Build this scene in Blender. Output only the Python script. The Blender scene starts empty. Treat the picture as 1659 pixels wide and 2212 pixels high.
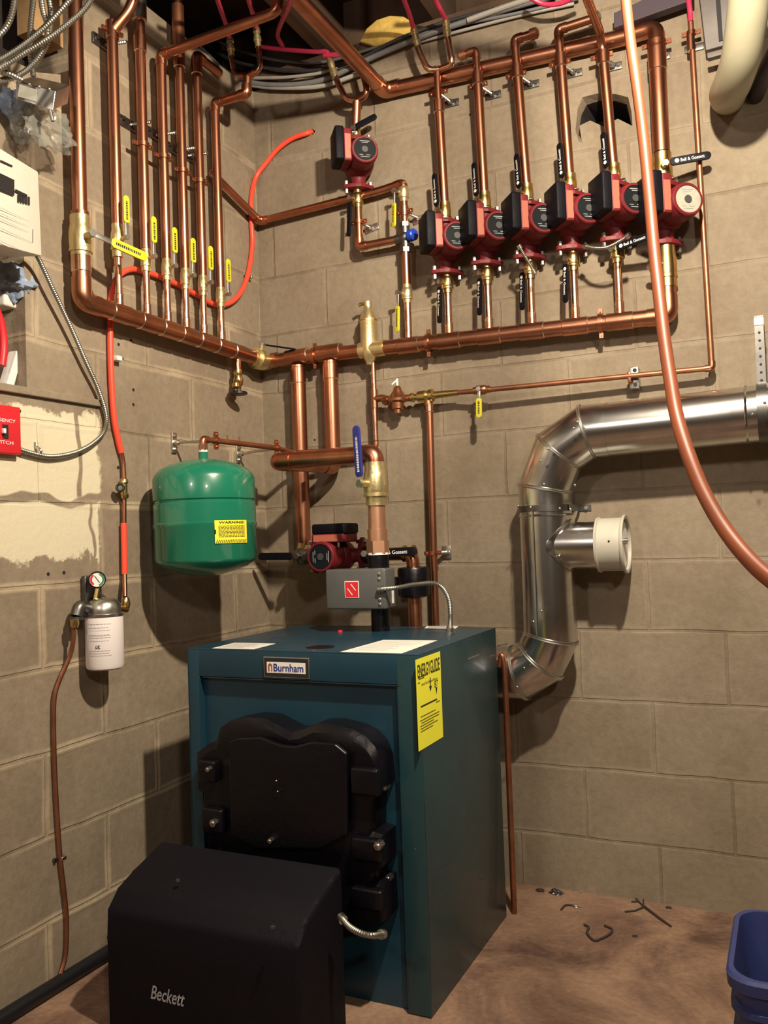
import bpy, bmesh, math, random
from mathutils import Vector as V, Matrix, noise
R=random.Random(7)
S=bpy.context.scene; COL=S.collection
# ---------------------------------------------------------------- camera pose (solved from the block courses)
FPX=1861.07; YAW,PIT,ROL=-.4421,.0313,-.035; CAM=V((1.6686,-2.557,1.0596))
fw=V((math.sin(YAW)*math.cos(PIT),math.cos(YAW)*math.cos(PIT),math.sin(PIT)))
r0=V((math.cos(YAW),-math.sin(YAW),0)); u0=r0.cross(fw)
rt=r0*math.cos(ROL)+u0*math.sin(ROL); up=-r0*math.sin(ROL)+u0*math.cos(ROL)
def ray(x,y): return fw+rt*((x-829.5)/FPX)+up*((1106-y)/FPX)
def B(x,y,o=0): d=ray(x,y); return CAM+d*((-o-CAM.y)/d.y)     # survey point on a plane parallel to the back wall
def L(x,y,o=0): d=ray(x,y); return CAM+d*((o-CAM.x)/d.x)      # ... parallel to the left wall
def F(x,y,z=0): d=ray(x,y); return CAM+d*((z-CAM.z)/d.z)      # ... horizontal plane
def D(x,y,k): return CAM+ray(x,y)*k
cd=bpy.data.cameras.new('camera'); cam=bpy.data.objects.new('camera',cd); COL.objects.link(cam); S.camera=cam
cam.matrix_world=Matrix(((rt.x,up.x,-fw.x,CAM.x),(rt.y,up.y,-fw.y,CAM.y),(rt.z,up.z,-fw.z,CAM.z),(0,0,0,1)))
cd.sensor_fit='VERTICAL'; cd.sensor_height=24; cd.lens=24*FPX/2212; cd.clip_start=.02
# ---------------------------------------------------------------- materials
M={}
def mat(name,col,rough=.5,metal=0.,var=0.,vs=8.,bump=0.,bs=60.,col2=None,coat=0.,spec=.5,stretch=None,trans=0.,alpha=1.):
    m=bpy.data.materials.new(name); m.use_nodes=True; n=m.node_tree.nodes; l=m.node_tree.links; b=n['Principled BSDF']
    b.inputs['Base Color'].default_value=(*col,1); b.inputs['Roughness'].default_value=rough; b.inputs['Metallic'].default_value=metal
    b.inputs['Coat Weight'].default_value=coat; b.inputs['Specular IOR Level'].default_value=spec
    b.inputs['Transmission Weight'].default_value=trans; b.inputs['Alpha'].default_value=alpha
    tc=n.new('ShaderNodeTexCoord'); src=tc.outputs['Object']
    if stretch:
        mp=n.new('ShaderNodeMapping'); mp.inputs['Scale'].default_value=stretch; l.new(src,mp.inputs['Vector']); src=mp.outputs['Vector']
    if var or col2:
        t=n.new('ShaderNodeTexNoise'); t.inputs['Scale'].default_value=vs; t.inputs['Detail'].default_value=5; t.inputs['Roughness'].default_value=.65
        l.new(src,t.inputs['Vector'])
        rp=n.new('ShaderNodeValToRGB'); l.new(t.outputs['Fac'],rp.inputs['Fac'])
        c2=col2 or tuple(max(0,c*(1-var)) for c in col); c1=col if col2 else tuple(min(1,c*(1+var*.7)) for c in col)
        rp.color_ramp.elements[0].position=.36; rp.color_ramp.elements[1].position=.62
        rp.color_ramp.elements[0].color=(*c2,1); rp.color_ramp.elements[1].color=(*c1,1)
        l.new(rp.outputs['Color'],b.inputs['Base Color'])
        mr=n.new('ShaderNodeMapRange'); mr.inputs['To Min'].default_value=min(1,rough*1.3); mr.inputs['To Max'].default_value=rough*.8
        l.new(t.outputs['Fac'],mr.inputs['Value']); l.new(mr.outputs['Result'],b.inputs['Roughness'])
    if bump:
        t=n.new('ShaderNodeTexNoise'); t.inputs['Scale'].default_value=bs; t.inputs['Detail'].default_value=4; l.new(src,t.inputs['Vector'])
        bp=n.new('ShaderNodeBump'); bp.inputs['Strength'].default_value=bump; bp.inputs['Distance'].default_value=.004
        l.new(t.outputs['Fac'],bp.inputs['Height']); l.new(bp.outputs['Normal'],b.inputs['Normal'])
    M[name]=m; return m
mat('copper',(.47,.205,.122),.31,1,.26,7,.0,stretch=(1,1,.4))
mat('copper_tinned',(.74,.47,.34),.25,1,.0,40,col2=(.52,.25,.15))
mat('copper_dull',(.38,.16,.09),.42,.9,.25,14)
mat('solder',(.74,.62,.50),.28,1)
mat('bronze',(.50,.24,.13),.34,1,.2,30,.2,90)
mat('brass',(.63,.46,.19),.28,1,.18,20)
mat('brass_pale',(.72,.60,.32),.33,.9,.12,20,.15,120)
mat('steel',(.55,.54,.51),.32,1,.15,60)
mat('steel_dark',(.17,.165,.16),.38,1,.2,40)
mat('plug_grey',(.05,.05,.05),.5)
mat('copper_new',(.66,.36,.23),.36,.85,.1,12)
mat('wheel_dark',(.010,.009,.03),.4)
mat('galvanised',(.62,.62,.60),.22,1,.16,9,.06,14)
mat('armour',(.34,.33,.29),.42,1)
mat('red_cast',(.150,.010,.015),.5,0,.2,20,.15,120,spec=.35)
mat('red_label',(.40,.12,.08),.45)
mat('black_plastic',(.0035,.0032,.006),.55,0,.2,30,.08,150,spec=.16)
mat('black_rubber',(.008,.008,.011),.42)
mat('nameplate',(.007,.009,.011),.55,0,spec=.15)
mat('nameplate_light',(.36,.36,.30),.35,0,.1,40)
mat('white_ink',(.75,.75,.75),.6)
mat('grey_ink',(.33,.33,.36),.7)
mat('black_ink',(.012,.012,.014),.7)
mat('yellow_grip',(.62,.55,.02),.45)
mat('box_grey',(.15,.135,.13),.5,.3,.15,10)
mat('yellow_paper',(.90,.88,.05),.6)
mat('warning_yellow',(.95,.80,.04),.5)
mat('blue_grip',(.02,.03,.22),.35)
mat('blue_knob',(.01,.05,.42),.35)
mat('teal_paint',(.008,.040,.066),.36,0,.10,5,.05,60,coat=.1)
mat('teal_side',(.013,.045,.054),.34,0,.10,5,.05,60,coat=.15)
mat('cast_black',(.003,.0026,.005),.33,0,.3,20,.25,60,spec=.35)
mat('cover_black',(.0032,.0026,.006),.62,0,.2,20,.2,220,spec=.22)
mat('tank_green',(.009,.16,.095),.24,0,.06,6,.03,30,coat=.5)
mat('grey_box',(.085,.085,.085),.38,0,.1,10,.08,80)
mat('paper',(.72,.70,.64),.75)
mat('paper_pinkish',(.74,.68,.68),.6)
mat('cream_damper',(.47,.45,.39),.42,0,.06,20)
mat('pvc',(.36,.34,.24),.4,0,.06,8)
mat('pvc_dark',(.045,.030,.045),.6)
mat('red_tube',(.86,.085,.045),.38)
mat('hose',(.31,.078,.030),.46,0,.18,6)
mat('pex',(.50,.03,.09),.35)
mat('switch_red',(.62,.02,.03),.35)
mat('cable_grey',(.17,.17,.175),.5,0,.1,10)
mat('cable_white',(.34,.32,.29),.5)
mat('cable_black',(.03,.03,.035),.5)
mat('bucket_blue',(.030,.042,.150),.4,0,.08,8)
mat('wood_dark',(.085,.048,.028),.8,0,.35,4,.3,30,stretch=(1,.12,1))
mat('wood_tan',(.33,.20,.09),.8,0,.3,5,.3,30)  # lighter brown wood than the joists
mat('insulation',(.62,.42,.10),.9,0,.2,20,.8,50)
mat('void_shade',(.02,.014,.012),.95)  # near-black base colour standing in for shade inside open voids
mat('debris_dark',(.045,.028,.025),.7)
mat('foil',(.7,.7,.7),.3,1)
mat('bag_clear',(.34,.34,.30),.2,0,.0,8,.8,25,alpha=.34)
mat('bag_blue',(.26,.33,.46),.4,0,.1,10,.5,25)
mat('white_card',(.66,.64,.56),.6,0,.05,6)
mat('white_plain',(.82,.80,.76),.45)
mat('teflon',(.85,.82,.80),.6)
mat('bulb',(1,.9,.7),.5)
def wallmat(name,axis,u_off,white=False):
    m=bpy.data.materials.new(name); m.use_nodes=True; n=m.node_tree.nodes; l=m.node_tree.links; b=n['Principled BSDF']
    N=lambda t:n.new('ShaderNode'+t)
    def math_(op,a,c=None,cl=False):
        q=N('Math'); q.operation=op; q.use_clamp=cl
        for i,s in enumerate((a,c)):
            if s is None: continue
            if isinstance(s,(int,float)): q.inputs[i].default_value=s
            else: l.new(s,q.inputs[i])
        return q.outputs[0]
    tc=N('TexCoord'); sx=N('SeparateXYZ'); l.new(tc.outputs['Object'],sx.inputs[0])
    nz=N('TexNoise'); nz.inputs['Scale'].default_value=5.5; nz.inputs['Detail'].default_value=3; l.new(tc.outputs['Object'],nz.inputs['Vector'])
    wob=math_('MULTIPLY',math_('SUBTRACT',nz.outputs['Fac'],.5),.012)
    if axis=='x': u=math_('SUBTRACT',sx.outputs['X'],u_off)
    else: u=math_('SUBTRACT',math_('MULTIPLY',sx.outputs['Y'],-1),u_off)
    v=math_('SUBTRACT',sx.outputs['Z'],.160)
    cb=N('CombineXYZ'); l.new(math_('ADD',u,wob),cb.inputs[0]); l.new(math_('ADD',v,wob),cb.inputs[1])
    def brick(ms,smooth):
        k=N('TexBrick'); k.offset=.5; k.offset_frequency=2; k.squash=1
        for q,w in (('Scale',1),('Mortar Size',ms),('Mortar Smooth',smooth),('Bias',0),('Brick Width',.4064),('Row Height',.2032)): k.inputs[q].default_value=w
        k.inputs['Color1'].default_value=(0,0,0,1); k.inputs['Color2'].default_value=(1,1,1,1); k.inputs['Mortar'].default_value=(.5,.5,.5,1)
        l.new(cb.outputs[0],k.inputs['Vector']); return k
    k1=brick(.005,.4); k2=brick(.017,.6); 
    big=N('TexNoise'); big.inputs['Scale'].default_value=2.6; big.inputs['Detail'].default_value=6; big.inputs['Roughness'].default_value=.7; l.new(tc.outputs['Object'],big.inputs['Vector'])
    fine=N('TexNoise'); fine.inputs['Scale'].default_value=45; fine.inputs['Detail'].default_value=5; fine.inputs['Roughness'].default_value=.7; l.new(tc.outputs['Object'],fine.inputs['Vector'])
    rp=N('ValToRGB'); l.new(big.outputs['Fac'],rp.inputs['Fac']); e=rp.color_ramp.elements
    e[0].position=.32; e[1].position=.68
    if axis=='x': e[0].color=(.215,.168,.116,1); e[1].color=(.30,.248,.180,1)
    else: e[0].color=(.235,.183,.130,1); e[1].color=(.335,.272,.195,1)
    # each block a touch its own tone
    mx=N('MixRGB'); mx.blend_type='MULTIPLY'; mx.inputs[0].default_value=.22; l.new(rp.outputs[0],mx.inputs[1])
    tone=N('MixRGB'); tone.inputs[1].default_value=(.62,.60,.62,1); tone.inputs[2].default_value=(1,1,1,1); l.new(k1.outputs['Color'],tone.inputs[0]); l.new(tone.outputs[0],mx.inputs[2])
    # smeared mortar, patchy
    pn=N('TexNoise'); pn.inputs['Scale'].default_value=3.7; pn.inputs['Detail'].default_value=3; l.new(tc.outputs['Object'],pn.inputs['Vector'])
    pm=N('MapRange'); pm.inputs['From Min'].default_value=.38; pm.inputs['From Max'].default_value=.62; l.new(pn.outputs['Fac'],pm.inputs['Value'])
    ms=math_('MULTIPLY',k2.outputs['Fac'],pm.outputs[0])
    ms=math_('MULTIPLY',ms,.75 if axis=='y' else .22)
    mm=N('MixRGB'); mm.inputs[2].default_value=(.52,.42,.29,1) if axis=='y' else (.42,.35,.26,1); l.new(ms,mm.inputs[0]); l.new(mx.outputs[0],mm.inputs[1])
    # thin dark joint line
    dk=N('MixRGB'); dk.blend_type='MULTIPLY'; dk.inputs[2].default_value=(.62,.56,.52,1)
    l.new(math_('MULTIPLY',k1.outputs['Fac'],math_('MULTIPLY',math_('SUBTRACT',1,pm.outputs[0]),.50)),dk.inputs[0]); l.new(mm.outputs[0],dk.inputs[1])
    out=dk.outputs[0]
    fx=N('MixRGB'); fx.blend_type='MULTIPLY'; fx.inputs[0].default_value=.45; l.new(out,fx.inputs[1])
    fr=N('ValToRGB'); fr.color_ramp.elements[0].position=.3; fr.color_ramp.elements[0].color=(.62,.6,.6,1); fr.color_ramp.elements[1].position=.6; l.new(fine.outputs['Fac'],fr.inputs['Fac']); l.new(fr.outputs[0],fx.inputs[2]); out=fx.outputs[0]
    if axis=='y':
        # old white paint, ragged edge, cement-filled cracks
        sn=N('TexNoise'); sn.inputs['Scale'].default_value=9; sn.inputs['Detail'].default_value=6; sn.inputs['Roughness'].default_value=.7; l.new(tc.outputs['Object'],sn.inputs['Vector'])
        w=math_('MULTIPLY',math_('SUBTRACT',sn.outputs['Fac'],.5),.17)
        def edge(val,lo,hi): 
            q=N('MapRange'); q.inputs['From Min'].default_value=lo; q.inputs['From Max'].default_value=hi; l.new(val,q.inputs['Value']); return q.outputs[0]
        z=math_('ADD',sx.outputs['Z'],w); y=math_('ADD',sx.outputs['Y'],math_('MULTIPLY',w,.5))
        a=edge(z,1.030,1.040); c=edge(z,1.405,1.395); d_=edge(y,-.800,-.808)
        mk=math_('MULTIPLY',math_('MULTIPLY',a,c),d_)
        # cracks: cement bands wandering along one bed joint and one head joint
        wn=N('TexNoise'); wn.inputs['Scale'].default_value=6; wn.inputs['Detail'].default_value=2; l.new(tc.outputs['Object'],wn.inputs['Vector'])
        ww=math_('MULTIPLY',math_('SUBTRACT',wn.outputs['Fac'],.5),.09)
        cz=math_('ABSOLUTE',math_('SUBTRACT',math_('ADD',sx.outputs['Z'],ww),1.189)); cr=edge(cz,.013,.008)
        cy=math_('ABSOLUTE',math_('ADD',math_('ADD',sx.outputs['Y'],math_('MULTIPLY',ww,.6)),.873)); cr2=math_('MULTIPLY',edge(cy,.009,.005),edge(sx.outputs['Z'],1.18,1.20))
        cr3=math_('MULTIPLY',math_('MULTIPLY',edge(math_('ABSOLUTE',math_('ADD',math_('ADD',sx.outputs['Y'],ww),.835)),.006,.003),edge(sx.outputs['Z'],1.20,1.18)),1)
        crk=math_('MAXIMUM',math_('MAXIMUM',cr,cr2),cr3)
        mk=math_('MULTIPLY',mk,math_('SUBTRACT',1,crk,True))
        wh=N('MixRGB'); wh.inputs[2].default_value=(.66,.60,.44,1); l.new(mk,wh.inputs[0]); l.new(out,wh.inputs[1]); out=wh.outputs[0]
    l.new(out,b.inputs['Base Color']); b.inputs['Roughness'].default_value=.78; b.inputs['Specular IOR Level'].default_value=.3
    h=math_('ADD',math_('MULTIPLY',math_('SUBTRACT',1,k1.outputs['Fac']),.55),math_('MULTIPLY',fine.outputs['Fac'],.42))
    h=math_('ADD',h,math_('MULTIPLY',ms,.6)); h=math_('ADD',h,math_('MULTIPLY',big.outputs['Fac'],.8))
    bp=N('Bump'); bp.inputs['Strength'].default_value=.6; bp.inputs['Distance'].default_value=.006; l.new(h,bp.inputs['Height']); l.new(bp.outputs[0],b.inputs['Normal'])
    M[name]=m; return m
wallmat('block_back','x',.0656); wallmat('block_left','y',.1945)
def floormat():
    m=bpy.data.materials.new('floor_concrete'); m.use_nodes=True; n=m.node_tree.nodes; l=m.node_tree.links; b=n['Principled BSDF']
    tc=n.new('ShaderNodeTexCoord')
    a=n.new('ShaderNodeTexNoise'); a.inputs['Scale'].default_value=3.2; a.inputs['Detail'].default_value=8; a.inputs['Roughness'].default_value=.68; a.inputs['Distortion'].default_value=.6
    c=n.new('ShaderNodeTexNoise'); c.inputs['Scale'].default_value=70; c.inputs['Detail'].default_value=4
    l.new(tc.outputs['Object'],a.inputs['Vector']); l.new(tc.outputs['Object'],c.inputs['Vector'])
    rp=n.new('ShaderNodeValToRGB'); l.new(a.outputs['Fac'],rp.inputs['Fac']); e=rp.color_ramp.elements
    e[0].position=.36; e[0].color=(.13,.068,.050,1); e[1].position=.62; e[1].color=(.40,.245,.160,1)
    k=n.new('ShaderNodeMixRGB'); k.blend_type='MULTIPLY'; k.inputs[0].default_value=.4; l.new(rp.outputs[0],k.inputs[1]); l.new(c.outputs['Fac'],k.inputs[2]); l.new(k.outputs[0],b.inputs['Base Color'])
    bp=n.new('ShaderNodeBump'); bp.inputs['Strength'].default_value=.5; bp.inputs['Distance'].default_value=.006; l.new(c.outputs['Fac'],bp.inputs['Height']); l.new(bp.outputs[0],b.inputs['Normal'])
    b.inputs['Roughness'].default_value=.7; M['floor']=m
floormat()
# ---------------------------------------------------------------- mesh helpers
def frame(d):
    d=V(d).normalized(); a=V((0,0,1)) if abs(d.z)<.9 else V((1,0,0)); x=d.cross(a).normalized(); return x,d.cross(x).normalized(),d
def fillet(pts,bend,res=6):
    pts=[V(p) for p in pts]
    if bend<=0 or len(pts)<3: return pts
    out=[pts[0]]
    for i in range(1,len(pts)-1):
        p=pts[i]; a=(pts[i-1]-p); c=(pts[i+1]-p); b=min(bend,a.length*.49,c.length*.49); a=a.normalized()*b; c=c.normalized()*b
        for k in range(res+1):
            t=k/res; out.append((p+a)*(1-t)**2+p*2*t*(1-t)+(p+c)*t*t)
    out.append(pts[-1]); return out
def spline(pts,n=8):
    pts=[V(p) for p in pts]; q=[pts[0]*2-pts[1]]+pts+[pts[-1]*2-pts[-2]]; o=[]
    for i in range(1,len(q)-2):
        for k in range(n):
            t=k/n; a,b,c,d=q[i-1],q[i],q[i+1],q[i+2]
            o.append(.5*((2*b)+(c-a)*t+(2*a-5*b+4*c-d)*t*t+(3*b-a-3*c+d)*t**3))
    o.append(pts[-1]); return o
class MB:
    def __init__(s): s.bm=bmesh.new()
    def loft(s,rings,caps=True):
        vs=[[s.bm.verts.new(p) for p in r] for r in rings]; n=len(vs[0])
        for a,b in zip(vs,vs[1:]):
            for i in range(n): s.bm.faces.new((a[i],a[(i+1)%n],b[(i+1)%n],b[i]))
        if caps:
            s.bm.faces.new(list(reversed(vs[0]))); s.bm.faces.new(vs[-1])
        return s
    def tube(s,pts,r,seg=14,bend=0,res=6,caps=True,rs=None):
        pts=fillet(pts,bend,res); pts=[V(p) for p in pts]
        q=[pts[0]]
        for p in pts[1:]:
            if (p-q[-1]).length>1e-6: q.append(p)
        pts=q; T=[]
        for i in range(len(pts)):
            a=pts[max(0,i-1)]; b=pts[min(len(pts)-1,i+1)]; T.append((b-a).normalized())
        x,y,_=frame(T[0]); rings=[]
        for i,(p,t) in enumerate(zip(pts,T)):
            x=(x-t*x.dot(t)).normalized(); y=t.cross(x); rr=rs[i] if rs else r
            rings.append([p+x*rr*math.cos(2*math.pi*k/seg)+y*rr*math.sin(2*math.pi*k/seg) for k in range(seg)])
        return s.loft(rings,caps)
    def lathe(s,base,d,prof,seg=24,caps=True):
        x,y,d=frame(d); base=V(base)
        return s.loft([[base+d*h+x*max(r,1e-5)*math.cos(2*math.pi*k/seg)+y*max(r,1e-5)*math.sin(2*math.pi*k/seg) for k in range(seg)] for h,r in prof],caps)
    def cyl(s,a,b,r,r2=None,seg=20): a=V(a);b=V(b); return s.lathe(a,b-a,[(0,r),((b-a).length,r2 if r2 is not None else r)],seg)
    def box(s,c,size,ax=None,bev=0.):
        c=V(c); X,Y,Z=ax or (V((1,0,0)),V((0,1,0)),V((0,0,1))); h=[k/2 for k in size]
        t=bmesh.new(); bmesh.ops.create_cube(t,size=1)
        for v in t.verts: v.co=V((v.co.x*size[0],v.co.y*size[1],v.co.z*size[2]))
        if bev: bmesh.ops.bevel(t,geom=t.edges[:],offset=bev,segments=3,profile=.5,affect='EDGES')
        for v in t.verts: v.co=c+X*v.co.x+Y*v.co.y+Z*v.co.z
        s.add(t); return s
    def add(s,t):
        m=bpy.data.meshes.new('t'); t.to_mesh(m); s.bm.from_mesh(m); bpy.data.meshes.remove(m); t.free()
    def prism(s,poly,vec,bev=0.):
        t=bmesh.new(); vec=V(vec); a=[t.verts.new(V(p)) for p in poly]; b=[t.verts.new(V(p)+vec) for p in poly]; n=len(a)
        t.faces.new(a); t.faces.new(list(reversed(b)))
        for i in range(n): t.faces.new((a[(i+1)%n],a[i],b[i],b[(i+1)%n]))
        bmesh.ops.recalc_face_normals(t,faces=t.faces[:])
        if bev: bmesh.ops.bevel(t,geom=[e for e in t.edges],offset=bev,segments=3,profile=.6,affect='EDGES',clamp_overlap=True)
        s.add(t); return s
    def ball(s,c,r,sc=(1,1,1),seg=16):
        t=bmesh.new(); bmesh.ops.create_uvsphere(t,u_segments=seg,v_segments=seg//2+2,radius=r)
        for v in t.verts: v.co=V((v.co.x*sc[0],v.co.y*sc[1],v.co.z*sc[2]))+V(c)
        s.add(t); return s
    def hexn(s,a,b,r): return s.cyl(a,b,r,seg=6)
def rootloc(p):
    o=V((0,0,0))
    while p is not None: o+=p.location; p=p.parent
    return o
def obj(name,mb,m,parent=None,smooth=True,kind=None):
    bm=mb.bm; off=rootloc(parent)
    bmesh.ops.translate(bm,verts=bm.verts[:],vec=-off); bmesh.ops.recalc_face_normals(bm,faces=bm.faces[:])
    me=bpy.data.meshes.new(name)
    for f in bm.faces: f.smooth=smooth
    for e in bm.edges:
        if len(e.link_faces)==2 and e.calc_face_angle(0)>.6: e.smooth=False
    bm.to_mesh(me); bm.free(); me.materials.append(M[m] if isinstance(m,str) else m)
    o=bpy.data.objects.new(name,me); COL.objects.link(o); o.parent=parent
    if kind: o['kind']=kind
    return o
def objs(name,mb,m,parent):
    """one object per loose piece"""
    bm=mb.bm; bm.verts.index_update(); bm.verts.ensure_lookup_table(); seen=set(); out=[]
    for v in bm.verts:
        if v.index in seen: continue
        st=[v]; isl=[]; seen.add(v.index)
        while st:
            q=st.pop(); isl.append(q)
            for e_ in q.link_edges:
                w_=e_.other_vert(q)
                if w_.index not in seen: seen.add(w_.index); st.append(w_)
        nb_=MB(); mp={q:nb_.bm.verts.new(q.co) for q in isl}
        fs=set(f for q in isl for f in q.link_faces)
        for f in fs: nb_.bm.faces.new([mp[q] for q in f.verts])
        nb_.bm.verts.index_update(); out.append(obj(name,nb_,m,parent))
    bm.free(); return out
def tag(o,label,cat,group=None,kind=None):
    o['label']=label; o['category']=cat
    if group: o['group']=group
    if kind: o['kind']=kind
    return o
def thing(name,label,cat,loc=(0,0,0),group=None):
    o=bpy.data.objects.new(name,None); COL.objects.link(o); o.location=V(loc); o.empty_display_size=.05
    return tag(o,label,cat,group)
def text(name,body,h,org,xd,yd,m,parent,bold=0.,shear=0.,w=None,lift=.0008,align='LEFT'):
    c=bpy.data.curves.new(name,'FONT'); c.body=body; c.size=1; c.offset=bold; c.shear=shear; c.extrude=.0; c.align_x=align; c.resolution_u=3
    t=bpy.data.objects.new('t',c); COL.objects.link(t); dg=bpy.context.evaluated_depsgraph_get(); dg.update()
    me=bpy.data.meshes.new_from_object(t.evaluated_get(dg)); bpy.data.objects.remove(t); bpy.data.curves.remove(c)
    xs=[v.co.x for v in me.vertices] or [0,1]; ys=[v.co.y for v in me.vertices] or [0,1]
    W=max(xs)-min(xs); H=max(ys)-min(ys); sy=h/H; sx=(w/W) if w else sy
    xd=V(xd).normalized(); yd=V(yd).normalized(); nn=xd.cross(yd); off=rootloc(parent); x0=min(xs) if align=='LEFT' else 0
    for v in me.vertices: v.co=V(org)+xd*(v.co.x-x0)*sx+yd*(v.co.y-min(ys))*sy+nn*lift-off
    me.name=name; me.materials.append(M[m]); o=bpy.data.objects.new(name,me); COL.objects.link(o); o.parent=parent; return o
def strips(mb,org,xd,yd,rows,th=.0004):
    """printed lines: rows of (x0,x1,y,height)"""
    xd=V(xd).normalized(); yd=V(yd).normalized(); n=xd.cross(yd)
    for x0,x1,y,h in rows: mb.box(V(org)+xd*(x0+x1)/2+yd*y+n*th/2,(x1-x0,h,th),(xd,yd,n))
    return mb
def copy_tree(o,parent=None):
    c=o.copy(); COL.objects.link(c); c.parent=parent
    for ch in [k for k in bpy.data.objects if k.parent==o]: copy_tree(ch,c)
    return c
X,Y,Z=V((1,0,0)),V((0,1,0)),V((0,0,1))
SO=.052   # pipe stand-off from both walls
ZL0=L(182,652,SO).z; ZL1=B(600,777,SO).z; ZB1=B(1425,685,SO).z; print('hdr',ZL0,ZL1,ZB1)
YL0=L(176,600,SO).y; XB1=B(1443,640,SO).x
def hzl(y): return ZL0+(ZL1-ZL0)*(y-YL0)/(-SO-YL0)     # the two long headers have a slight fall
def hz(x): return ZL1+(ZB1-ZL1)*(x-SO)/(XB1-SO)
HZ=ZL1
# ================================================================ SETTING
def struct(name,mb,m): o=obj(name,mb,m,None,False,'structure'); return o
def poly_fill(outer,holes,m,name):
    bm=bmesh.new(); es=[]
    for lp in [outer]+holes:
        vs=[bm.verts.new(V(p)) for p in lp]; es+=[bm.edges.new((vs[i],vs[(i+1)%len(vs)])) for i in range(len(vs))]
    bmesh.ops.triangle_fill(bm,edges=es,use_beauty=True); b=MB(); b.bm=bm; return b
hole=[(1248,235),(1258,210),(1290,202),(1330,203),(1357,210),(1364,240),(1366,270),(1352,296),(1335,312),(1300,322),(1272,316),(1250,305),(1243,280)]
hp=[B(x,y,0) for x,y in hole]
t1=[B(x,y,0) for x,y in ((668,281),(676,278),(681,284),(676,291),(669,290))]
wb=poly_fill([(0,0,-.02),(4.4,0,-.02),(4.4,0,2.67),(0,0,2.67)],[hp,t1],None,'')
for i in range(len(hp)):                                  # broken edge of the hole, going back into the block
    pass
cen=sum(hp,V())/len(hp)
ring2=[cen+(p-cen)*.93+V((R.uniform(-.005,.005),.032,R.uniform(-.005,.005))) for p in hp]
ring3=[cen+(p-cen)*.80+V((0,.14,0)) for p in hp]
wb.loft([hp,ring2],caps=False)
c2=sum(t1,V())/len(t1); wb.loft([t1,[p+V((0,.06,0)) for p in t1]],caps=False)
struct('wall_back',wb,'block_back')
v=MB(); v.box(cen+V((0,.15,0)),(.24,.01,.24)); v.box(c2+V((0,.066,0)),(.04,.01,.04)); v.loft([ring2,ring3],False); struct('trim_1',v,'void_shade')  # inner block core coloured dark, its shade painted in
# broken chunk of block face lying at the bottom of the hole
sp=[B(x,y,0)+V((0,.03,0)) for x,y in ((1246,262),(1270,250),(1300,264),(1330,246),(1362,262),(1352,296),(1335,311),(1300,320),(1272,314),(1252,304))]
k=MB(); k.prism(sp,(0,.06,0),.003); tag(obj('block_shard',k,'block_back'),'broken lump of grey block left in the bottom of the wall hole','rubble')
# left wall with the niche behind the carton
zl=1.452; yn=L(55,700).y
NX0=[(0,0,-.02),(0,0,2.67),(0,-.80,2.67),(0,-.83,2.36),(0,-.90,2.30),(0,-.985,2.265),(0,-1.5,2.22),(0,-4.6,2.2),(0,-4.6,-.02)]
nz=[(0,yn,zl),(0,yn,1.95),(0,-2.2,1.95),(0,-2.2,zl)]
wl=poly_fill(NX0,[nz],None,'')
nb=[V(p)+V((-.34,0,0)) for p in nz]
wl.loft([[V(p) for p in nz],nb],caps=False); wl.prism(nb,(-.01,0,0))
tp=[V(p) for p in NX0[2:8]]
for a,b_ in zip(tp,tp[1:]):
    wl.bm.faces.new([wl.bm.verts.new(q) for q in (a,b_,b_+V((-.2,0,0)),a+V((-.2,0,0)))])
struct('wall_left',wl,'block_left')
k=MB(); k.prism([(0,-.795,1.458),(0,-.795,1.440),(0,-2.4,1.430),(0,-2.4,1.452)],(.012,0,0),.003); k.box((-.17,-1.65,zl-.006),(.33,1.08,.01)); struct('trim_2',k,'block_left')
k=MB(); k.box((2.2,-2.2,-.05),(4.9,5.0,.1)); struct('floor',k,'floor')
k=MB(); k.box((4.45,-2.3,1.35),(.1,4.7,2.8)); struct('wall_right',k,'block_back')
k=MB(); k.box((2.2,-4.65,1.35),(4.6,.1,2.8)); struct('wall_front',k,'block_back')
k=MB(); k.box((2.2,-2.3,2.97),(5.2,5.4,.04)); k.box((2.2,.12,2.80),(4.9,.04,.3)); struct('ceiling',k,'wood_dark'); k=MB(); k.box((-.22,-2.3,2.62),(.04,5,.75)); struct('trim_6',k,'void_shade')  # back of the gap over the left wall, shade put in its colour
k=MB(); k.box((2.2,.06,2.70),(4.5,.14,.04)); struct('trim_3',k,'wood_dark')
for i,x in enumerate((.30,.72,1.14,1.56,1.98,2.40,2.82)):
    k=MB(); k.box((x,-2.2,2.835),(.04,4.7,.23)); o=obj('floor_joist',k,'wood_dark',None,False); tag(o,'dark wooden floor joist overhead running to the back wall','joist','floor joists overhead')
# rim blocking on top of the left wall, seen through the gap
k=MB(); k.box((-.09,-.885,2.50),(.06,.10,.16)); o=obj('wood_block',k,'wood_tan',None,False); tag(o,'short brown wooden block on the stepped top of the left wall','wood block')
k=MB(); k.box((.62,-.05,2.74),(.34,.02,.10)); o=obj('insulation_batt',MB().prism([B(x,y,.0)+V((0,-.012,0)) for x,y in ((786,100),(800,72),(822,53),(850,44),(880,46),(905,62),(905,80),(860,98),(820,110))],(0,-.02,0),.006),'insulation'); k.bm.free()
tag(o,'yellow lump of insulation showing above the grey cables at wall top','insulation')
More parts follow.
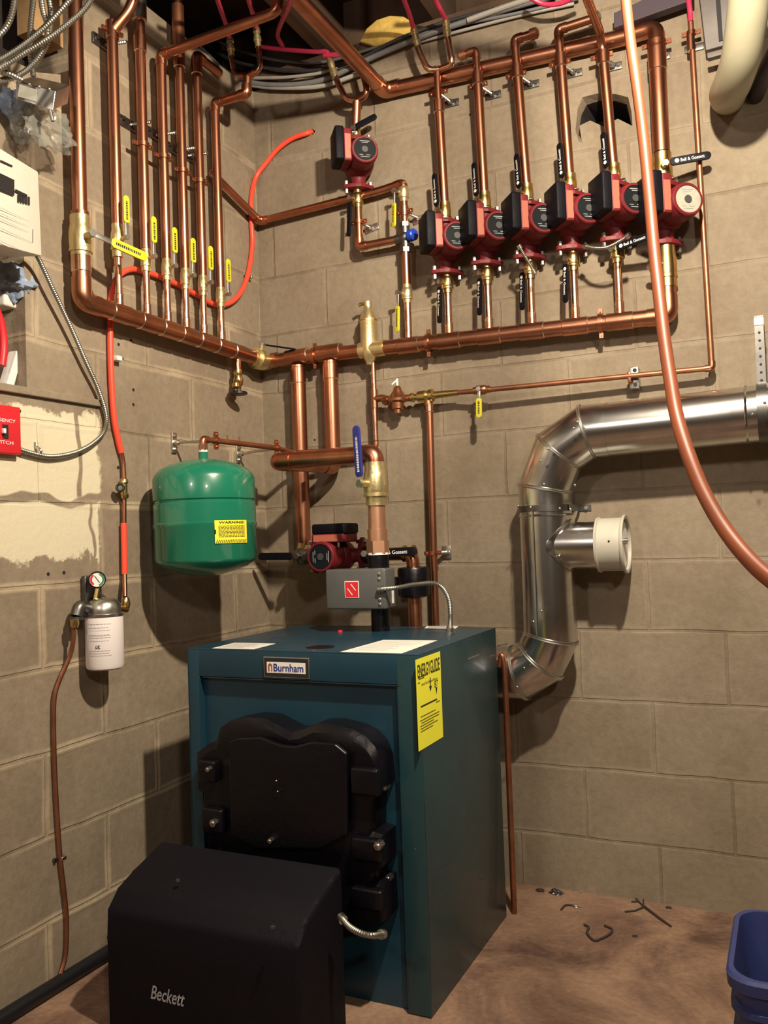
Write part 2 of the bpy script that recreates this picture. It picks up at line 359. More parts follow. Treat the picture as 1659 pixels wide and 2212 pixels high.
# ================================================================ PLUMBING HELPERS
def coupling(name,a,b,r,parent,m='copper',over=.0022,rings=True):
    a=V(a);b=V(b); d=(b-a).normalized(); n=(b-a).length
    k=MB(); k.lathe(a,d,[(0,r),(0,r+over),(n,r+over),(n,r)],20)
    o=obj(name,k,m,parent)
    if rings:
        q=MB(); q.lathe(a-d*.0018,d,[(0,r),(.0018,r+over*.95),(.003,r)],20); q.lathe(b-d*.0012,d,[(0,r),(.0012,r+over*.95),(.003,r)],20); objs('solder_ring',q,'solder',o)
    return o
def elbow(p,a,b,r,rad,parent,m='copper'):
    p=V(p); a=(V(a)-p).normalized(); b=(V(b)-p).normalized(); o=obj('elbow',MB().tube([p+a*rad*1.15,p+a*rad,p,p+b*rad,p+b*rad*1.15],r+.0022,18,rad*.95,8),m,parent)
    return o
def clamp_ring(p,d,r,parent,ear=None,m='copper'):
    p=V(p); d=V(d).normalized(); k=MB(); k.lathe(p-d*.006,d,[(0,r),(0,r+.0035),(.012,r+.0035),(.012,r)],20)
    e=V(ear).normalized() if ear else X
    for s in (-1,1):
        c=p+e*s*(r+.009); k.box(c,(.016,.007,.012),(e,d.cross(e),d)); k.cyl(c-d.cross(e)*.008,c+d.cross(e)*.008,.003,seg=8)
    return obj('clamp',k,m,parent)
def hanger(p,d,r,normal,label,group,plate=(.022,.060),pdir=Z,m='steel',rodang=None,clampm='copper',name='pipe_hanger'):
    """split-ring hanger: clamp on the pipe, threaded rod, plate screwed to the wall"""
    p=V(p); n=V(normal).normalized(); w=V(rodang) if rodang is not None else p-n*(p.dot(n))
    t=thing(name,label,'pipe hanger',w,group)
    k=MB(); k.box(w+n*.0025,(plate[0],.005,plate[1]),(n.cross(pdir),n,V(pdir)),.001); 
    for s in (-1,1): k.cyl(w+V(pdir)*s*plate[1]*.33,w+V(pdir)*s*plate[1]*.33+n*.008,.0045,seg=6)
    k.cyl(w,w+n*.016,.009,seg=6); obj('wall_plate',k,m,t)
    dr=(p-w); ln=dr.length; dr.normalize(); q=MB(); nn=int(ln/.0022); q.lathe(w+n*.004,dr,[(i*.0022,.0048 if i%2 else .0038) for i in range(max(3,nn-int(r/.0022)))],8); obj('threaded_rod',q,m,t)
    e=V(d).cross(n) 
    clamp_ring(p,d,r,t,e,clampm); return t
def lever(parent,stem,sd,ld,length,width,m,textbody=None,grip=.62,gname='lever',ink='white_ink',up_=None,steelpart=True,th=.006):
    """lever of a ball valve: stem direction sd, lever direction ld"""
    stem=V(stem); sd=V(sd).normalized(); ld=V(ld).normalized(); c=sd.cross(ld)
    t=MB(); t.hexn(stem-sd*.003,stem+sd*.006,width*.42); t.cyl(stem-sd*.012,stem+sd*.004,width*.28)
    if steelpart and m!='black_plastic' and m!='blue_grip': t.box(stem+ld*length*.2,(length*.42,width*.55,.003),(ld,c,sd),.001)
    lv=obj(gname,t,'steel',parent)
    if m in ('black_plastic','blue_grip'): grip=.84
    s0=length*(1-grip); k=MB(); n=8; pts=[]
    a0=stem+ld*s0
    for i in range(n+1): 
        a=-math.pi/2+math.pi*i/n; pts.append(stem+ld*(length-width/2+math.cos(a)*width/2)+c*math.sin(a)*width/2)
    pts+= [a0+ld*.0+c*width*.5,a0-ld*width*.25+c*width*.3,a0-ld*width*.25-c*width*.3,a0-c*width*.5]
    k.prism([p-sd*th/2 for p in pts],sd*th,.0012); g=obj('grip',k,m,lv)
    if textbody=='~':
        q=MB(); rows=[]; x=0; L_=length*grip*.72
        while x<L_: w_=R.uniform(.002,.006); rows.append((x,min(L_,x+w_),0,width*.28)); x+=w_+.0018
        strips(q,a0+ld*width*.2+sd*(th/2),ld,c,rows); obj('lettering',q,ink,lv)
    elif textbody:
        xd,yd=(ld,c) 
        text('lettering',textbody,width*.42,a0+ld*width*.95+sd*(th/2)-c*width*.22,xd,yd,ink,lv,bold=.012,w=length*grip*.62)
        q=MB(); q.lathe(a0+ld*width*.5+sd*th/2,sd,[(0,width*.27),(.0006,width*.27)],16); obj('emblem',q,ink,lv)
    return lv
def ball_valve(label,c,d,r,half,sd,ld,length,width,m,body='brass_pale',txt=None,group=None,cat='valve',name='ball_valve',fat=1.45,stemlen=.0):
    c=V(c); d=V(d).normalized(); sd=V(sd).normalized(); t=thing(name,label,cat,c,group); k=MB()
    k.lathe(c-d*half,d,[(0,r*1.0),(0,r*1.14),(half*.38,r*1.14),(half*.5,r*fat*.93),(half*.75,r*fat),(half*1.25,r*fat),(half*1.5,r*fat*.93),(half*1.62,r*1.14),(half*2,r*1.14),(half*2,r)],24)
    k.lathe(c-d*half*.58,d,[(0,r*fat*1.02),(half*.14,r*fat*1.02)],24)
    k.cyl(c,c+sd*(r*fat+.010+stemlen),r*.42); obj('body',k,body,t)
    ld=V(ld).normalized(); ld=(ld-sd*ld.dot(sd)).normalized(); lever(t,c+sd*(r*fat+.012+stemlen),sd,ld,length,width,m,txt); return t
# ================================================================ LEFT WALL RISERS
YS=[L(176,600,SO).y,L(257,640,SO).y,L(318,675,SO).y,L(363,690,SO).y,L(403,705,SO).y,L(441,715,SO).y,L(479,728,SO).y]
HR=.0235
# -- header on the left wall
eb=V((SO,YS[0],ZL0)); endL=V((SO,-SO,HZ)) ; vx=L(566,752,SO).y-.012
hl=thing('copper_header','long horizontal copper header pipe on the left wall, feeding seven risers','pipe',(SO,-.5,HZ))
obj('pipe',MB().tube([V((SO,YS[0],1.80)),eb,V((SO,vx-.035,hzl(vx-.035)))],HR,20,.055,10),'copper',hl)
for i in (1,2,3,4,5,6): coupling('tee',(SO,YS[i]-.035,hzl(YS[i]-.035)),(SO,YS[i]+.035,hzl(YS[i]+.035)),HR,hl)
dq=L(513,770,SO).y; coupling('tee',(SO,dq-.03,hzl(dq-.03)),(SO,dq+.03,hzl(dq+.03)),HR,hl)
elbow(eb,(SO,YS[0],2),(SO,0,hzl(0)),HR,.052,hl)
# -- risers
ztop=[2.9,2.47,2.60,2.50,2.66,2.60,2.43]; zv=[L(x,y,SO).z for x,y in ((176,518),(257,522),(318,562),(362,582),(402,602),(441,617),(479,642))]
ord_=['first','second','third','fourth','fifth','sixth','seventh']
cap='from the corner box outwards'
rdesc=['thick copper riser nearest the white carton, running up out of sight','copper riser just right of the thick one, with an elbow near the ceiling','copper riser ending in a grey fitting under the ceiling, third from the left','fourth copper riser from the left, turning at top into a pipe crossing overhead','copper riser with a dark coupling under the ceiling, fifth from the left','copper riser with a capped elbow at its top, sixth from the left','copper riser nearest the corner, splitting into two brass fittings at top']
for i in range(7):
    y=YS[i]; HZ=hzl(y); rr=.0190 if i==0 else (.0148 if i<3 else .0142)
    t=thing('copper_riser',rdesc[i],'pipe',(SO,y,HZ),'copper risers on the left wall')
    if i==0: path=[(SO,y,zv[0]+.03),(SO,y,2.96)]
    elif i==1: path=[(SO,y,zv[i]+.03),(SO,y,2.47),(SO+.05,y+.02,2.53),(SO+.075,y+.02,2.60),(SO+.075,y+.02,2.95)]
    elif i==3: path=[(SO,y,zv[i]+.03),(SO,y,2.505),(.46,y,2.515),(.46,y,2.95)]
    elif i==5: path=[(SO,y,zv[i]+.03),(SO,y,2.59),(SO,y+.12,2.59)]
    elif i==6:
        a=B(500,212,-y); b_=B(533,200,-y); path=[(SO,y,zv[i]+.03),(SO,y,a.z),(b_.x,y,a.z),(b_.x+.004,y,B(540,165,-y).z)]
    else: path=[(SO,y,zv[i]+.03),(SO,y,ztop[i]+.3)]
    obj('upper_pipe',MB().tube(path,rr,18,.028,7),'copper',t)
    if i: obj('lower_pipe',MB().cyl((SO,y,HZ+.015),(SO,y,zv[i]-.025),.0100),'copper_tinned',t); coupling('collar',(SO,y,HZ+.022),(SO,y,HZ+.05),.0100,t,'copper_tinned')
    else: coupling('collar',(SO,y,HZ+.075),(SO,y,HZ+.115),HR,t,'copper_tinned'); coupling('reducer',(SO,y,1.885),(SO,y,1.925),rr,t,over=.004)
    if i in (1,2,4,5): coupling('coupling',(SO,y,2.43+.02*i),(SO,y,2.475+.02*i),rr,t,over=.003)
    if i==1: elbow((SO,y,2.47),(SO,y,2.2),(SO+.05,y+.02,2.53),rr,.024,t)
    if i==2: coupling('grey_fitting',(SO,y,2.56),(SO,y,2.62),rr,t,'steel',over=.006)
    if i==3: elbow((SO,y,2.505),(SO,y,2),(1,y,2.505),rr,.028,t)
    if i==5: elbow((SO,y,2.59),(SO,y,2),(SO,y+1,2.59),rr,.028,t)
    if i==4: obj('coupling',MB().cyl((SO,y,2.56),(SO,y,2.70),.0185),'copper_dull',t)
    if i==6:
        p=V(path[-1]); pl=B(506,162,-y); pr=B(563,150,-y); e=MB()
        obj('branch',MB().tube([p+V((0,0,.0)),pl,B(500,120,-y)],.0088,12,.02,6),'copper_tinned',t)
        obj('branch',MB().tube([p,pr,B(558,100,-y)],.0088,12,.02,6),'copper_tinned',t)
        obj('tee',MB().tube([B(522,163,-y),p,B(552,155,-y)],.0115,14),'copper',t); elbow((b_.x,y,a.z),(SO,y,a.z),(b_.x,y,3),.0142,.024,t); elbow((SO,y,a.z),(SO,y,2),(1,y,a.z),.0142,.024,t)
        for q0,q1 in (((500,122),(496,80)),((558,102),(553,58))):
            k=MB(); a0=B(*q0,-y); a1=B(*q1,-y); d=a1-a0; n=d.length; k.lathe(a0,d,[(0,.0095),(n*.3,.0105),(n*.32,.0125),(n*.5,.0125),(n*.52,.0095),(n*.7,.0095),(n*.72,.012),(n*.9,.012),(n,.009)],12); obj('brass_adapter',k,'brass_pale',t)
# ball valves on the risers
yd=V((.25,.97,0)).normalized()
hd=['big brass ball valve with a yellow lever swung out sideways, on the thick left riser','brass ball valve with an upright yellow lever, second riser from the left','brass ball valve with yellow lever on the third riser from the left','brass ball valve with yellow lever on the fourth riser from the left','brass ball valve with yellow lever on the fifth riser from the left','brass ball valve with yellow lever on the sixth riser from the left','brass ball valve with yellow lever on the riser nearest the corner']
for i in range(7):
    c=V((SO,YS[i],zv[i]))
    if i==0:
        t=ball_valve(hd[0],c,Z,HR*.95,.060,V((.97,-.25,.05)),V((.22,.95,-.16)),.165,.026,'yellow_grip',txt='~',group='yellow-handled ball valves',fat=1.3,stemlen=.012)
    else:
        sd=V((.97,-.25,0)); ball_valve(hd[i],c,Z,.0112 if i>1 else .0135,.034 if i>1 else .045,sd,V((0,0,1)),.112,.018,'yellow_grip',txt='~',group='yellow-handled ball valves',fat=1.35,stemlen=.014)
for lv in [o for o in bpy.data.objects if o.name.startswith('lettering')]: lv.data.materials[0]=M['black_ink']
# hangers between risers (steel, bolted)
for i,(x,y) in enumerate(((236,88),(290,262),(345,285),(388,318),(415,330))):
    yy=L(x,y,.03).y; z=L(x,y,.03).z; t=thing('strut_clamp',['dark steel clamp holding the riser by the ceiling, at the top left','steel clamp bridging second and third risers','steel clamp between third and fourth risers','steel clamp between fourth and fifth risers','steel clamp between fifth and sixth risers'][i],'clamp',(0,yy,z),'steel riser clamps')
    k=MB(); k.box((.004,yy,z),(.008,.075,.030),None,.002); k.cyl((.008,yy-.022,z+.004),(.016,yy-.022,z+.004),.006,seg=6); k.cyl((.008,yy+.022,z-.004),(.016,yy+.022,z-.004),.006,seg=6); obj('plate',k,'steel_dark',t)
    q=MB(); q.lathe((.006,yy+.01,z),(1,.35,.05),[(j*.003,.0055 if j%2 else .004) for j in range(22)],8); obj('threaded_rod',q,'steel',t)
for i,(yy,z) in enumerate(((YS[2],2.20),(YS[3],2.20),(YS[4],2.19),(YS[5],2.19),(YS[1],2.47))):
    t=thing('riser_ring',['copper ring clamp half way up the third riser','copper ring clamp half way up the fourth riser','copper ring clamp half way up the fifth riser','copper ring clamp half way up the sixth riser','copper ring clamp below the elbow of the second riser'][i],'clamp',(SO,yy,z),'copper ring clamps on the risers')
    clamp_ring((SO,yy,z),Z,.0150,t,V((.3,.95,0)))
# header end: brass ball valve near the corner and drain cock
HZ=hzl(vx); cv=V((SO,vx,HZ)); ball_valve('brass ball valve with black lever on the header by the corner',cv,Y,HR,.050,V((.25,-.1,1)),V((.92,.22,-.20)),.120,.022,'black_plastic',fat=1.5,group=None,stemlen=.004)
dy=L(513,770,SO).y; HZ=hzl(dy); dv=thing('drain_valve','brass boiler drain with round dark wheel hanging under the left header','valve',(SO,dy,HZ-.02))
k=MB(); k.cyl((SO,dy,HZ-.02),(SO,dy,HZ-.060),.010); obj('nipple',k,'copper_tinned',dv)
k=MB(); k.lathe((SO,dy,HZ-.058),-Z,[(0,.013),(.012,.015),(.02,.012),(.035,.017),(.05,.015),(.056,.010),(.075,.007)],16); k.tube([(SO,dy,HZ-.095),(SO+.012,dy-.03,HZ-.105),(SO+.016,dy-.038,HZ-.12)],.009,12,.01); k.lathe((SO+.015,dy-.036,HZ-.112),(.1,-.2,-1),[(0,.012),(.012,.012)],12); obj('body',k,'brass',dv)
k=MB(); k.lathe((SO,dy,HZ-.130),-Z,[(0,.006),(.001,.026),(.004,.029),(.009,.029),(.011,.024),(.011,.006)],24); obj('wheel',k,'wheel_dark',dv)
# ================================================================ BACK WALL
# lower header
XE=B(1443,640,SO).x; XS=.463
HZ=ZL1; hb=thing('copper_header','long horizontal copper header pipe on the back wall under the row of pumps','pipe',(.9,-SO,HZ))
obj('pipe',MB().tube([(SO,vx+.03,hzl(vx)),(SO,-SO,ZL1),(XS-.03,-SO,hz(XS))],HR,20,.05,10),'copper',hb)
obj('pipe',MB().tube([(XS+.035,-SO,hz(XS)),(XE,-SO,ZB1),(XE,-SO,1.775)],HR,20,.05,10),'copper',hb)
elbow((XE,-SO,ZB1),(0,-SO,hz(0)),(XE,-SO,3),HR,.050,hb); elbow((SO,-SO,HZ),(SO,-1,HZ),(1,-SO,HZ),HR,.042,hb)
CXp=[B(772,400,SO).x]+[B(x,y,SO).x for x,y in ((966,600),(1052,580),(1144,560),(1238,560),(1334,560))]+[XE]
MX=B(879,620,SO).x
for x in [MX]+CXp[1:6]: coupling('tee',(x-.036,-SO,hz(x-.036)),(x+.036,-SO,hz(x+.036)),HR,hb)
AX=B(644,800,SO).x; BX=B(714,800,SO).x
for x in (AX,BX): coupling('tee',(x-.042,-SO,HZ),(x+.042,-SO,HZ),HR+.001,hb)
for i,(px,py) in enumerate(((680,752),(925,710),(1298,690))):
    x=B(px,py,SO).x; HZ=hz(x)
    t=thing('header_clamp',['copper clamp on the back header near the corner','copper clamp on the back header right of the brass air separator','copper clamp on the back header under the fifth pump'][i],'clamp',(x,-SO,HZ),'clamps on the back header')
    clamp_ring((x,-SO,HZ),X,HR+.002,t,Z); obj('rod',MB().cyl((x,-SO+.025,HZ),(x,0,HZ),.005),'steel_dark',t)
# upper header: comes from over the camera, turns at the wall, runs right and drops as the sixth column
UX=B(829,192,.03).x; uz=B(830,196,.03).z; uz2=B(1380,74,.03).z
uh=thing('copper_main','thick copper main crossing overhead, along the wall top and down to the rightmost pump','pipe',(UX,-.038,uz))
zc6=2.115
obj('pipe',MB().tube([(UX,-3.2,uz),(UX,-.028,uz),(XE-.10,-.028,uz2+.004),(XE-.0,-.040,uz2),(XE,-SO,uz2-.06),(XE,-SO,zc6)],HR,20,.05,9),'copper',uh)
elbow((UX,-.028,uz),(UX,-1,uz),(2,-.028,uz),HR,.05,uh); coupling('coupling',(XE,-SO,uz2-.13),(XE,-SO,uz2-.07),HR,uh)
# columns
ct=[None,B(950,150,SO).z,B(1033,115,SO).z,B(1117,92,SO).z,B(1213,70,SO).z,B(1303,85,SO).z]
pumpz=[B(773,355,SO).z,B(965,535,SO).z,B(1050,515,SO).z,B(1143,500,SO).z,B(1238,480,SO).z,B(1335,460,SO).z,B(1450,462,SO).z]
cdesc=['','copper pipe above the leftmost of the five pumps, ending in a U of brass fittings','copper pipe above the second pump of the row, ending in a short capped stub to the left','copper pipe above the third pump of the row, with a stub to the right at top','copper pipe above the fourth pump, turning right with a silver cap at top','copper pipe above the fifth pump, passing in front of the wall hole and turning back overhead']
PR=.0148
for i in range(1,6):
    x=CXp[i]; xt=B([0,948,1034,1118,1213,1305][i],150,SO).x; pz=pumpz[i]; t=thing('copper_column',cdesc[i],'pipe',(x,-SO,pz),'copper columns above the pumps')
    z0=pz+.115; z1=ct[i]; A0=V((x,-SO,z0)); A1=V((xt,-.070,z1))
    if i==1: path=[A0,A1]
    elif i==2: path=[A0,A1,A1+V((-.055,-.0,-.004))]
    elif i==3: path=[A0,A1,A1+V((.07,0,.002))]
    elif i==4: path=[A0,A1,A1+V((.12,-.0,.004))]
    else: path=[A0,A1+V((0,0,-.03)),A1+V((0,-.03,0)),A1+V((0,-1.6,.02))]
    zz=min(z1-.06,B([0,945,1030,1115,1212,1303][i],[0,235,175,160,135,115][i],SO).z)
    sp_=A0+(A1-A0)*((zz-z0)/(z1-z0))
    obj('pipe',MB().tube([A0,sp_],PR,18),'copper',t); obj('top_pipe',MB().tube([sp_]+path[1:],.0105 if i<3 else .0125,16,.022,7),'copper',t)
    coupling('reducer',sp_-Z*.02,sp_+Z*.016,PR,t,over=.0026)
    if i in (2,3,4): e=.0105 if i<3 else .0125; elbow(A1,A0,path[2],e,.022,t); en=V(path[2]); dd=(en-A1).normalized(); obj('end_cap',MB().lathe(en-dd*.022,dd,[(0,e),(0,e+.004),(.02,e+.004),(.026,e*.6)],16),'steel' if i==4 else 'copper_dull',t)
    if i==1:
        q=B(950,150,.07); lf=[q,B(925,152,.08),B(908,118,.085),B(902,100,.085)]; rg=[q,B(975,140,.08),B(976,128,.085),B(968,82,.085)]
        obj('branch',MB().tube(lf,.0100,12,.018,6),'copper_tinned',t); obj('branch',MB().tube(rg,.0100,12,.02,6),'copper_tinned',t)
        for q0,q1 in (((903,104),(893,60)),((968,84),(963,42))):
            k=MB(); a0=B(*q0,.085); a1=B(*q1,.088); d=a1-a0; n=d.length; k.lathe(a0,d,[(0,.0095),(n*.3,.0105),(n*.32,.0125),(n*.5,.0125),(n*.52,.0095),(n*.7,.0095),(n*.72,.012),(n*.9,.012),(n,.009)],12); obj('brass_adapter',k,'brass_pale',t)
# stubs below the pumps
sdn=['','first','second','third','fourth','fifth']
for i in range(1,6):
    x=CXp[i]; z1=pumpz[i]-.115; HZ=hz(x); t=thing('copper_stub','short shiny copper stub joining the header to the '+sdn[i]+' pump of the row','pipe',(x,-SO,HZ),'copper stubs under the pumps')
    obj('pipe',MB().cyl((x,-SO,HZ+.015),(x,-SO,z1-.03),.0112),'copper_tinned',t); coupling('collar',(x,-SO,HZ+.022),(x,-SO,HZ+.055),.0112,t,'copper_tinned')
# ---- pumps
d=V((.62,-.78,0)).normalized(); e=V((-d.y*-1,0,0)); e=V((-.78,-.62,0)).normalized()
def make_pump(label,group=None,scale=1):
    t=thing('circulator_pump',label,'pump',(0,0,0),group)
    k=MB(); k.lathe(-d*.026,d,[(0,.030),(.004,.046),(.03,.052),(.052,.050),(.06,.044)],28)
    k.lathe((0,0,-.080),Z,[(0,.026),(.02,.022),(.045,.030),(.075,.034),(.10,.030),(.14,.020),(.16,.022)],22); obj('volute',k,'red_cast',t)
    k=MB()
    for s in (-1,1):
        n=20; pts=[]
        for j in range(n):
            a=2*math.pi*j/n; pts.append(e*math.cos(a)*.052+e.cross(Z)*math.sin(a)*.027*(1.15-.35*abs(math.cos(a)))+Z*(s*.079-.006))
        k.prism(pts,Z*.012,.0015)
    objs('flange',k,'red_cast',t)
    k=MB()
    for s in (-1,1):
        for q in (-1,1): k.hexn(e*q*.040+Z*(s*.079-.020),e*q*.040+Z*(s*.079+.020),.0065)
    objs('bolt',k,'steel',t)
    k=MB(); k.lathe(d*.030,d,[(0,.044),(.01,.046),(.012,.043),(.035,.043),(.037,.0455),(.068,.0455),(.075,.043)],28); k.lathe(d*.105,d,[(0,.043),(.006,.0435),(.009,.041),(.009,.036)],28,False); mo=obj('motor',k,'red_cast',t)
    k=MB(); k.lathe(d*.100,d,[(0,.040),(.0105,.040),(.0115,.039)],28); np=obj('nameplate',k,'nameplate',mo)
    k=MB(); k.lathe(d*.1110,d,[(0,.010),(.003,.010),(.003,.007)],16); obj('vent_plug',k,'plug_grey',np)
    k=MB(); o_=d*.1120; c_=e*-1; strips(k,o_,c_,Z,[(-.016,.016,.026,.0022),(-.010,.010,.021,.0018),(-.018,-.006,-.018,.0016),(.004,.018,-.018,.0016),(-.014,.014,-.024,.0016)]); obj('print',k,'grey_ink',np)
    k=MB(); k.box(e*.052+d*.058+Z*.018,(.026,.088,.104),(e,d,Z),.004); fr=obj('box_base',k,'red_cast',t)
    k=MB(); strips(k,e*.052+d*.1022+Z*.012,-e,Z,[(-.0095,.0095,0,.078)]); obj('face_label',k,'red_label',fr)
    k=MB(); k.box(e*.078+d*.060+Z*.022,(.030,.088,.108),(e,d,Z),.006); obj('control_cover',k,'black_plastic',t)
    k=MB(); k.box(e*.032+d*.104+Z*.055,(.014,.008,.004),(e,d,Z),.001); obj('screw_tab',k,'steel',t)
    return t
pdesc=['red circulator pump with black box, highest on the wall, above the mixing valve','red circulator pump with black box, leftmost of the row of five','second red circulator pump from the left in the row of five','red circulator pump with flex conduit dangling below its box, third in the row of five','red circulator pump left of the one by the hose, fourth in the row of five','red circulator pump partly behind the hanging hose, fifth in the row of five','large red circulator pump with a pale nameplate, rightmost, right of the hanging hose']
P0=make_pump(pdesc[0],'red circulator pumps on the back wall')
pumps=[P0]+[copy_tree(P0) for _ in range(6)]
for i,p in enumerate(pumps):
    x=B(773,355,SO).x if i==0 else CXp[i]; p.location=V((x,-SO,pumpz[i])); p['label']=pdesc[i]
    if i==6:
        p.scale=(1.04,)*3
        for c in bpy.data.objects:
            if c.parent and c.parent.parent==p and c.name.startswith('nameplate'):
                c.data=c.data.copy(); c.data.materials[0]=M['nameplate_light']
# valves above and below each pump (isolation flanges)
for i in range(1,6):
    x=CXp[i]; top=V((x,-SO,pumpz[i]+.112)); bot=V((x,-SO,pumpz[i]-.112))
    ball_valve('brass flange valve with black lever on top of the '+sdn[i]+' pump of the row',top,Z,.0165,.030,V((-.45,-.89,0)),V((-.06,.0,1)),.118,.019,'black_plastic','brass',txt='Bell & Gossett',group='black-handled valves above the pumps',fat=1.25)
    if i<5: ball_valve('brass flange valve with black lever pointing down, under the '+sdn[i]+' pump',bot,Z,.0128,.032,V((-.50,-.86,0)),V((-.10,-.05,-1)),.128,.019,'black_plastic','brass',txt='Bell & Gossett',group='black-handled valves under the pumps',fat=1.5)
    else: ball_valve('brass flange valve with black lever pointing right behind the hose, under the fifth pump',bot,Z,.0128,.032,V((-.3,-.95,0)),V((1,-.1,.08)),.125,.020,'black_plastic','brass',txt='Bell & Gossett',group='black-handled valves under the pumps',fat=1.6)
ball_valve('large brass valve above the rightmost pump, black lever pointing right',(XE,-SO,pumpz[6]+.128),Z,.0235,.045,V((.30,-.95,0)),V((1,.0,.09)),.122,.022,'black_plastic','brass',txt='Bell & Gossett',fat=1.2,stemlen=.006)
ball_valve('large brass valve with a bare stem under the rightmost pump',(XE,-SO,pumpz[6]-.145),Z,.0225,.060,V((-.5,-.85,0)),V((-.9,.4,.0)),.035,.018,'steel','brass',fat=1.25)
for lo in [o for o in bpy.data.objects if o.name.startswith('lettering') and o.parent and o.parent.parent and 'yellow' not in o.parent.parent.get('label','')]: pass
# hangers beside columns
hd_=[(1,976,224),(2,1066,207),(3,1148,184),(4,1240,160),(5,1325,146),(6,1428,124)]
hl_=['','leftmost of the row','second of the row','third of the row','fourth of the row','above the wall hole','on the far right main']
for i,px,py in hd_:
    w=B(px,py,0); x=(CXp[i] if i==6 else B([0,947,1033,1117,1213,1304][i],220,SO).x); rr=HR if i==6 else PR
    cp=V((x,-SO,B(px-28,py-24,SO).z)); t=thing('pipe_hanger','copper clamp on a threaded rod and steel wall plate, '+hl_[i],'pipe hanger',w,'hangers along the top of the back wall')
    k=MB(); k.box(w-Y*.003,(.050,.005,.022),None,.001); k.cyl(w-Y*.005+X*.016,w-Y*.010+X*.016,.005,seg=6); k.cyl(w-Y*.005,w-Y*.018,.009,seg=6); obj('wall_plate',k,'steel_dark',t)
    q=MB(); d_=(cp-w); ln=d_.length-rr*.8; q.lathe(w-Y*.010,d_,[(j*.0024,.0050 if j%2 else .0038) for j in range(int(ln/.0024))],8); obj('threaded_rod',q,'steel',t)
    clamp_ring(cp,Z,rr,t,X)
# column 0 (mixing branch)
x0=CXp[0]; z0p=pumpz[0]
t=thing('copper_column','copper pipe above the highest pump, splitting into a U near the cables','pipe',(x0,-SO,z0p))
q=B(771,218,.075); obj('pipe',MB().cyl((x0,-SO,z0p+.10),q,.0145),'copper',t)
obj('branch',MB().tube([q,B(748,214,.08),B(728,175,.085),B(722,160,.085)],.0100,12,.02),'copper_tinned',t); obj('branch',MB().tube([q,B(790,207,.08),B(792,190,.085),B(780,145,.085)],.0100,12,.02),'copper',t)
k=MB(); a0=B(726,172,.085); a1=B(712,128,.09); dd=a1-a0; n=dd.length; k.lathe(a0,dd,[(0,.0095),(n*.3,.0105),(n*.32,.0125),(n*.5,.0125),(n*.52,.0095),(n*.72,.012),(n*.9,.012),(n,.009)],12); obj('brass_adapter',k,'brass_pale',t)
ball_valve('small brass valve with black oval lever above the highest pump',(x0,-SO,z0p+.105),Z,.0125,.024,V((.2,-.97,.1)),V((.85,-.25,.35)),.085,.020,'black_plastic','brass',fat=1.4)
ball_valve('brass valve with black lever hanging down under the highest pump',(x0,-SO,z0p-.115),Z,.0128,.030,V((-.5,-.86,0)),V((-.12,.05,-1)),.125,.020,'black_plastic','brass',fat=1.45)
zm=B(878,513,SO).z; MB_=V((MX,-SO,zm))
t=thing('copper_pipe','copper pipe under the highest pump bending right to the blue-knobbed mixing valve','pipe',(x0,-SO,zm))
obj('pipe',MB().tube([(x0,-SO,z0p-.14),(x0,-SO,zm+.0),(MX-.03,-SO,zm)],.0128,16,.024,7),'copper',t); elbow((x0,-SO,zm),(x0,-SO,3),(1,-SO,zm),.0128,.024,t)
t=thing('mixing_valve','nickel mixing valve body with a round blue knob','valve',MB_)
k=MB(); k.cyl(MB_-X*.034,MB_+X*.026,.014); k.cyl(MB_-Z*.036,MB_+Z*.036,.0155); k.hexn(MB_+Z*.034,MB_+Z*.048,.018); k.hexn(MB_-Z*.048,MB_-Z*.034,.018); k.ball(MB_,.021); obj('body',k,'steel_dark',t)
k=MB(); dk=V((.93,-.36,0)); k.lathe(MB_+dk*.018,dk,[(0,.012),(.004,.019),(.022,.019),(.026,.015)],18); obj('knob',k,'blue_knob',t)
zt=B(872,395,SO).z
t=thing('copper_pipe','copper loop from the mixing valve up and back left into the corner branch','pipe',(MX,-SO,zt))
y7=YS[6]; ztee=L(488,385,.05).z
obj('pipe',MB().tube([MB_+Z*.04,(MX,-SO,zt),(MX-.035,-.035,zt+.006),(MX-.09,-.035,zt),(.035,-.035,zt-.012),(.035,y7+.0,ztee),(SO-.01,y7,ztee)],.0125,16,.03,7),'copper',t)
elbow((MX,-SO,zt),MB_,(MX-.09,-.035,zt),.0125,.026,t); coupling('coupling',MB_+Z*.07,MB_+Z*.10,.0125,t)
elbow((.035,-.035,zt-.012),(1,-.035,zt),(.035,-1,ztee),.0125,.026,t)
zlv=B(880,635,SO).z
t=thing('copper_pipe','vertical copper pipe under the mixing valve down to the header','pipe',(MX,-SO,zm))
obj('pipe',MB().cyl((MX,-SO,zm-.045),(MX,-SO,zlv),.0132),'copper',t); obj('lower_pipe',MB().cyl((MX,-SO,zlv-.02),(MX,-SO,hz(MX)+.01),.0112),'copper_tinned',t)
ball_valve('brass valve above the mixing valve, flat yellow lever hanging beside the pipe',(MX,-SO,B(878,415,SO).z),Z,.0118,.030,V((-.55,-.83,0)),V((-.10,0,-1)),.115,.020,'yellow_grip',txt='~',fat=1.5,stemlen=.006)
ball_valve('brass valve below the mixing valve, flat yellow lever hanging beside the pipe',(MX,-SO,zlv),Z,.0118,.030,V((-.55,-.83,0)),V((-.10,0,-1)),.125,.020,'yellow_grip',txt='~',fat=1.5,stemlen=.006)
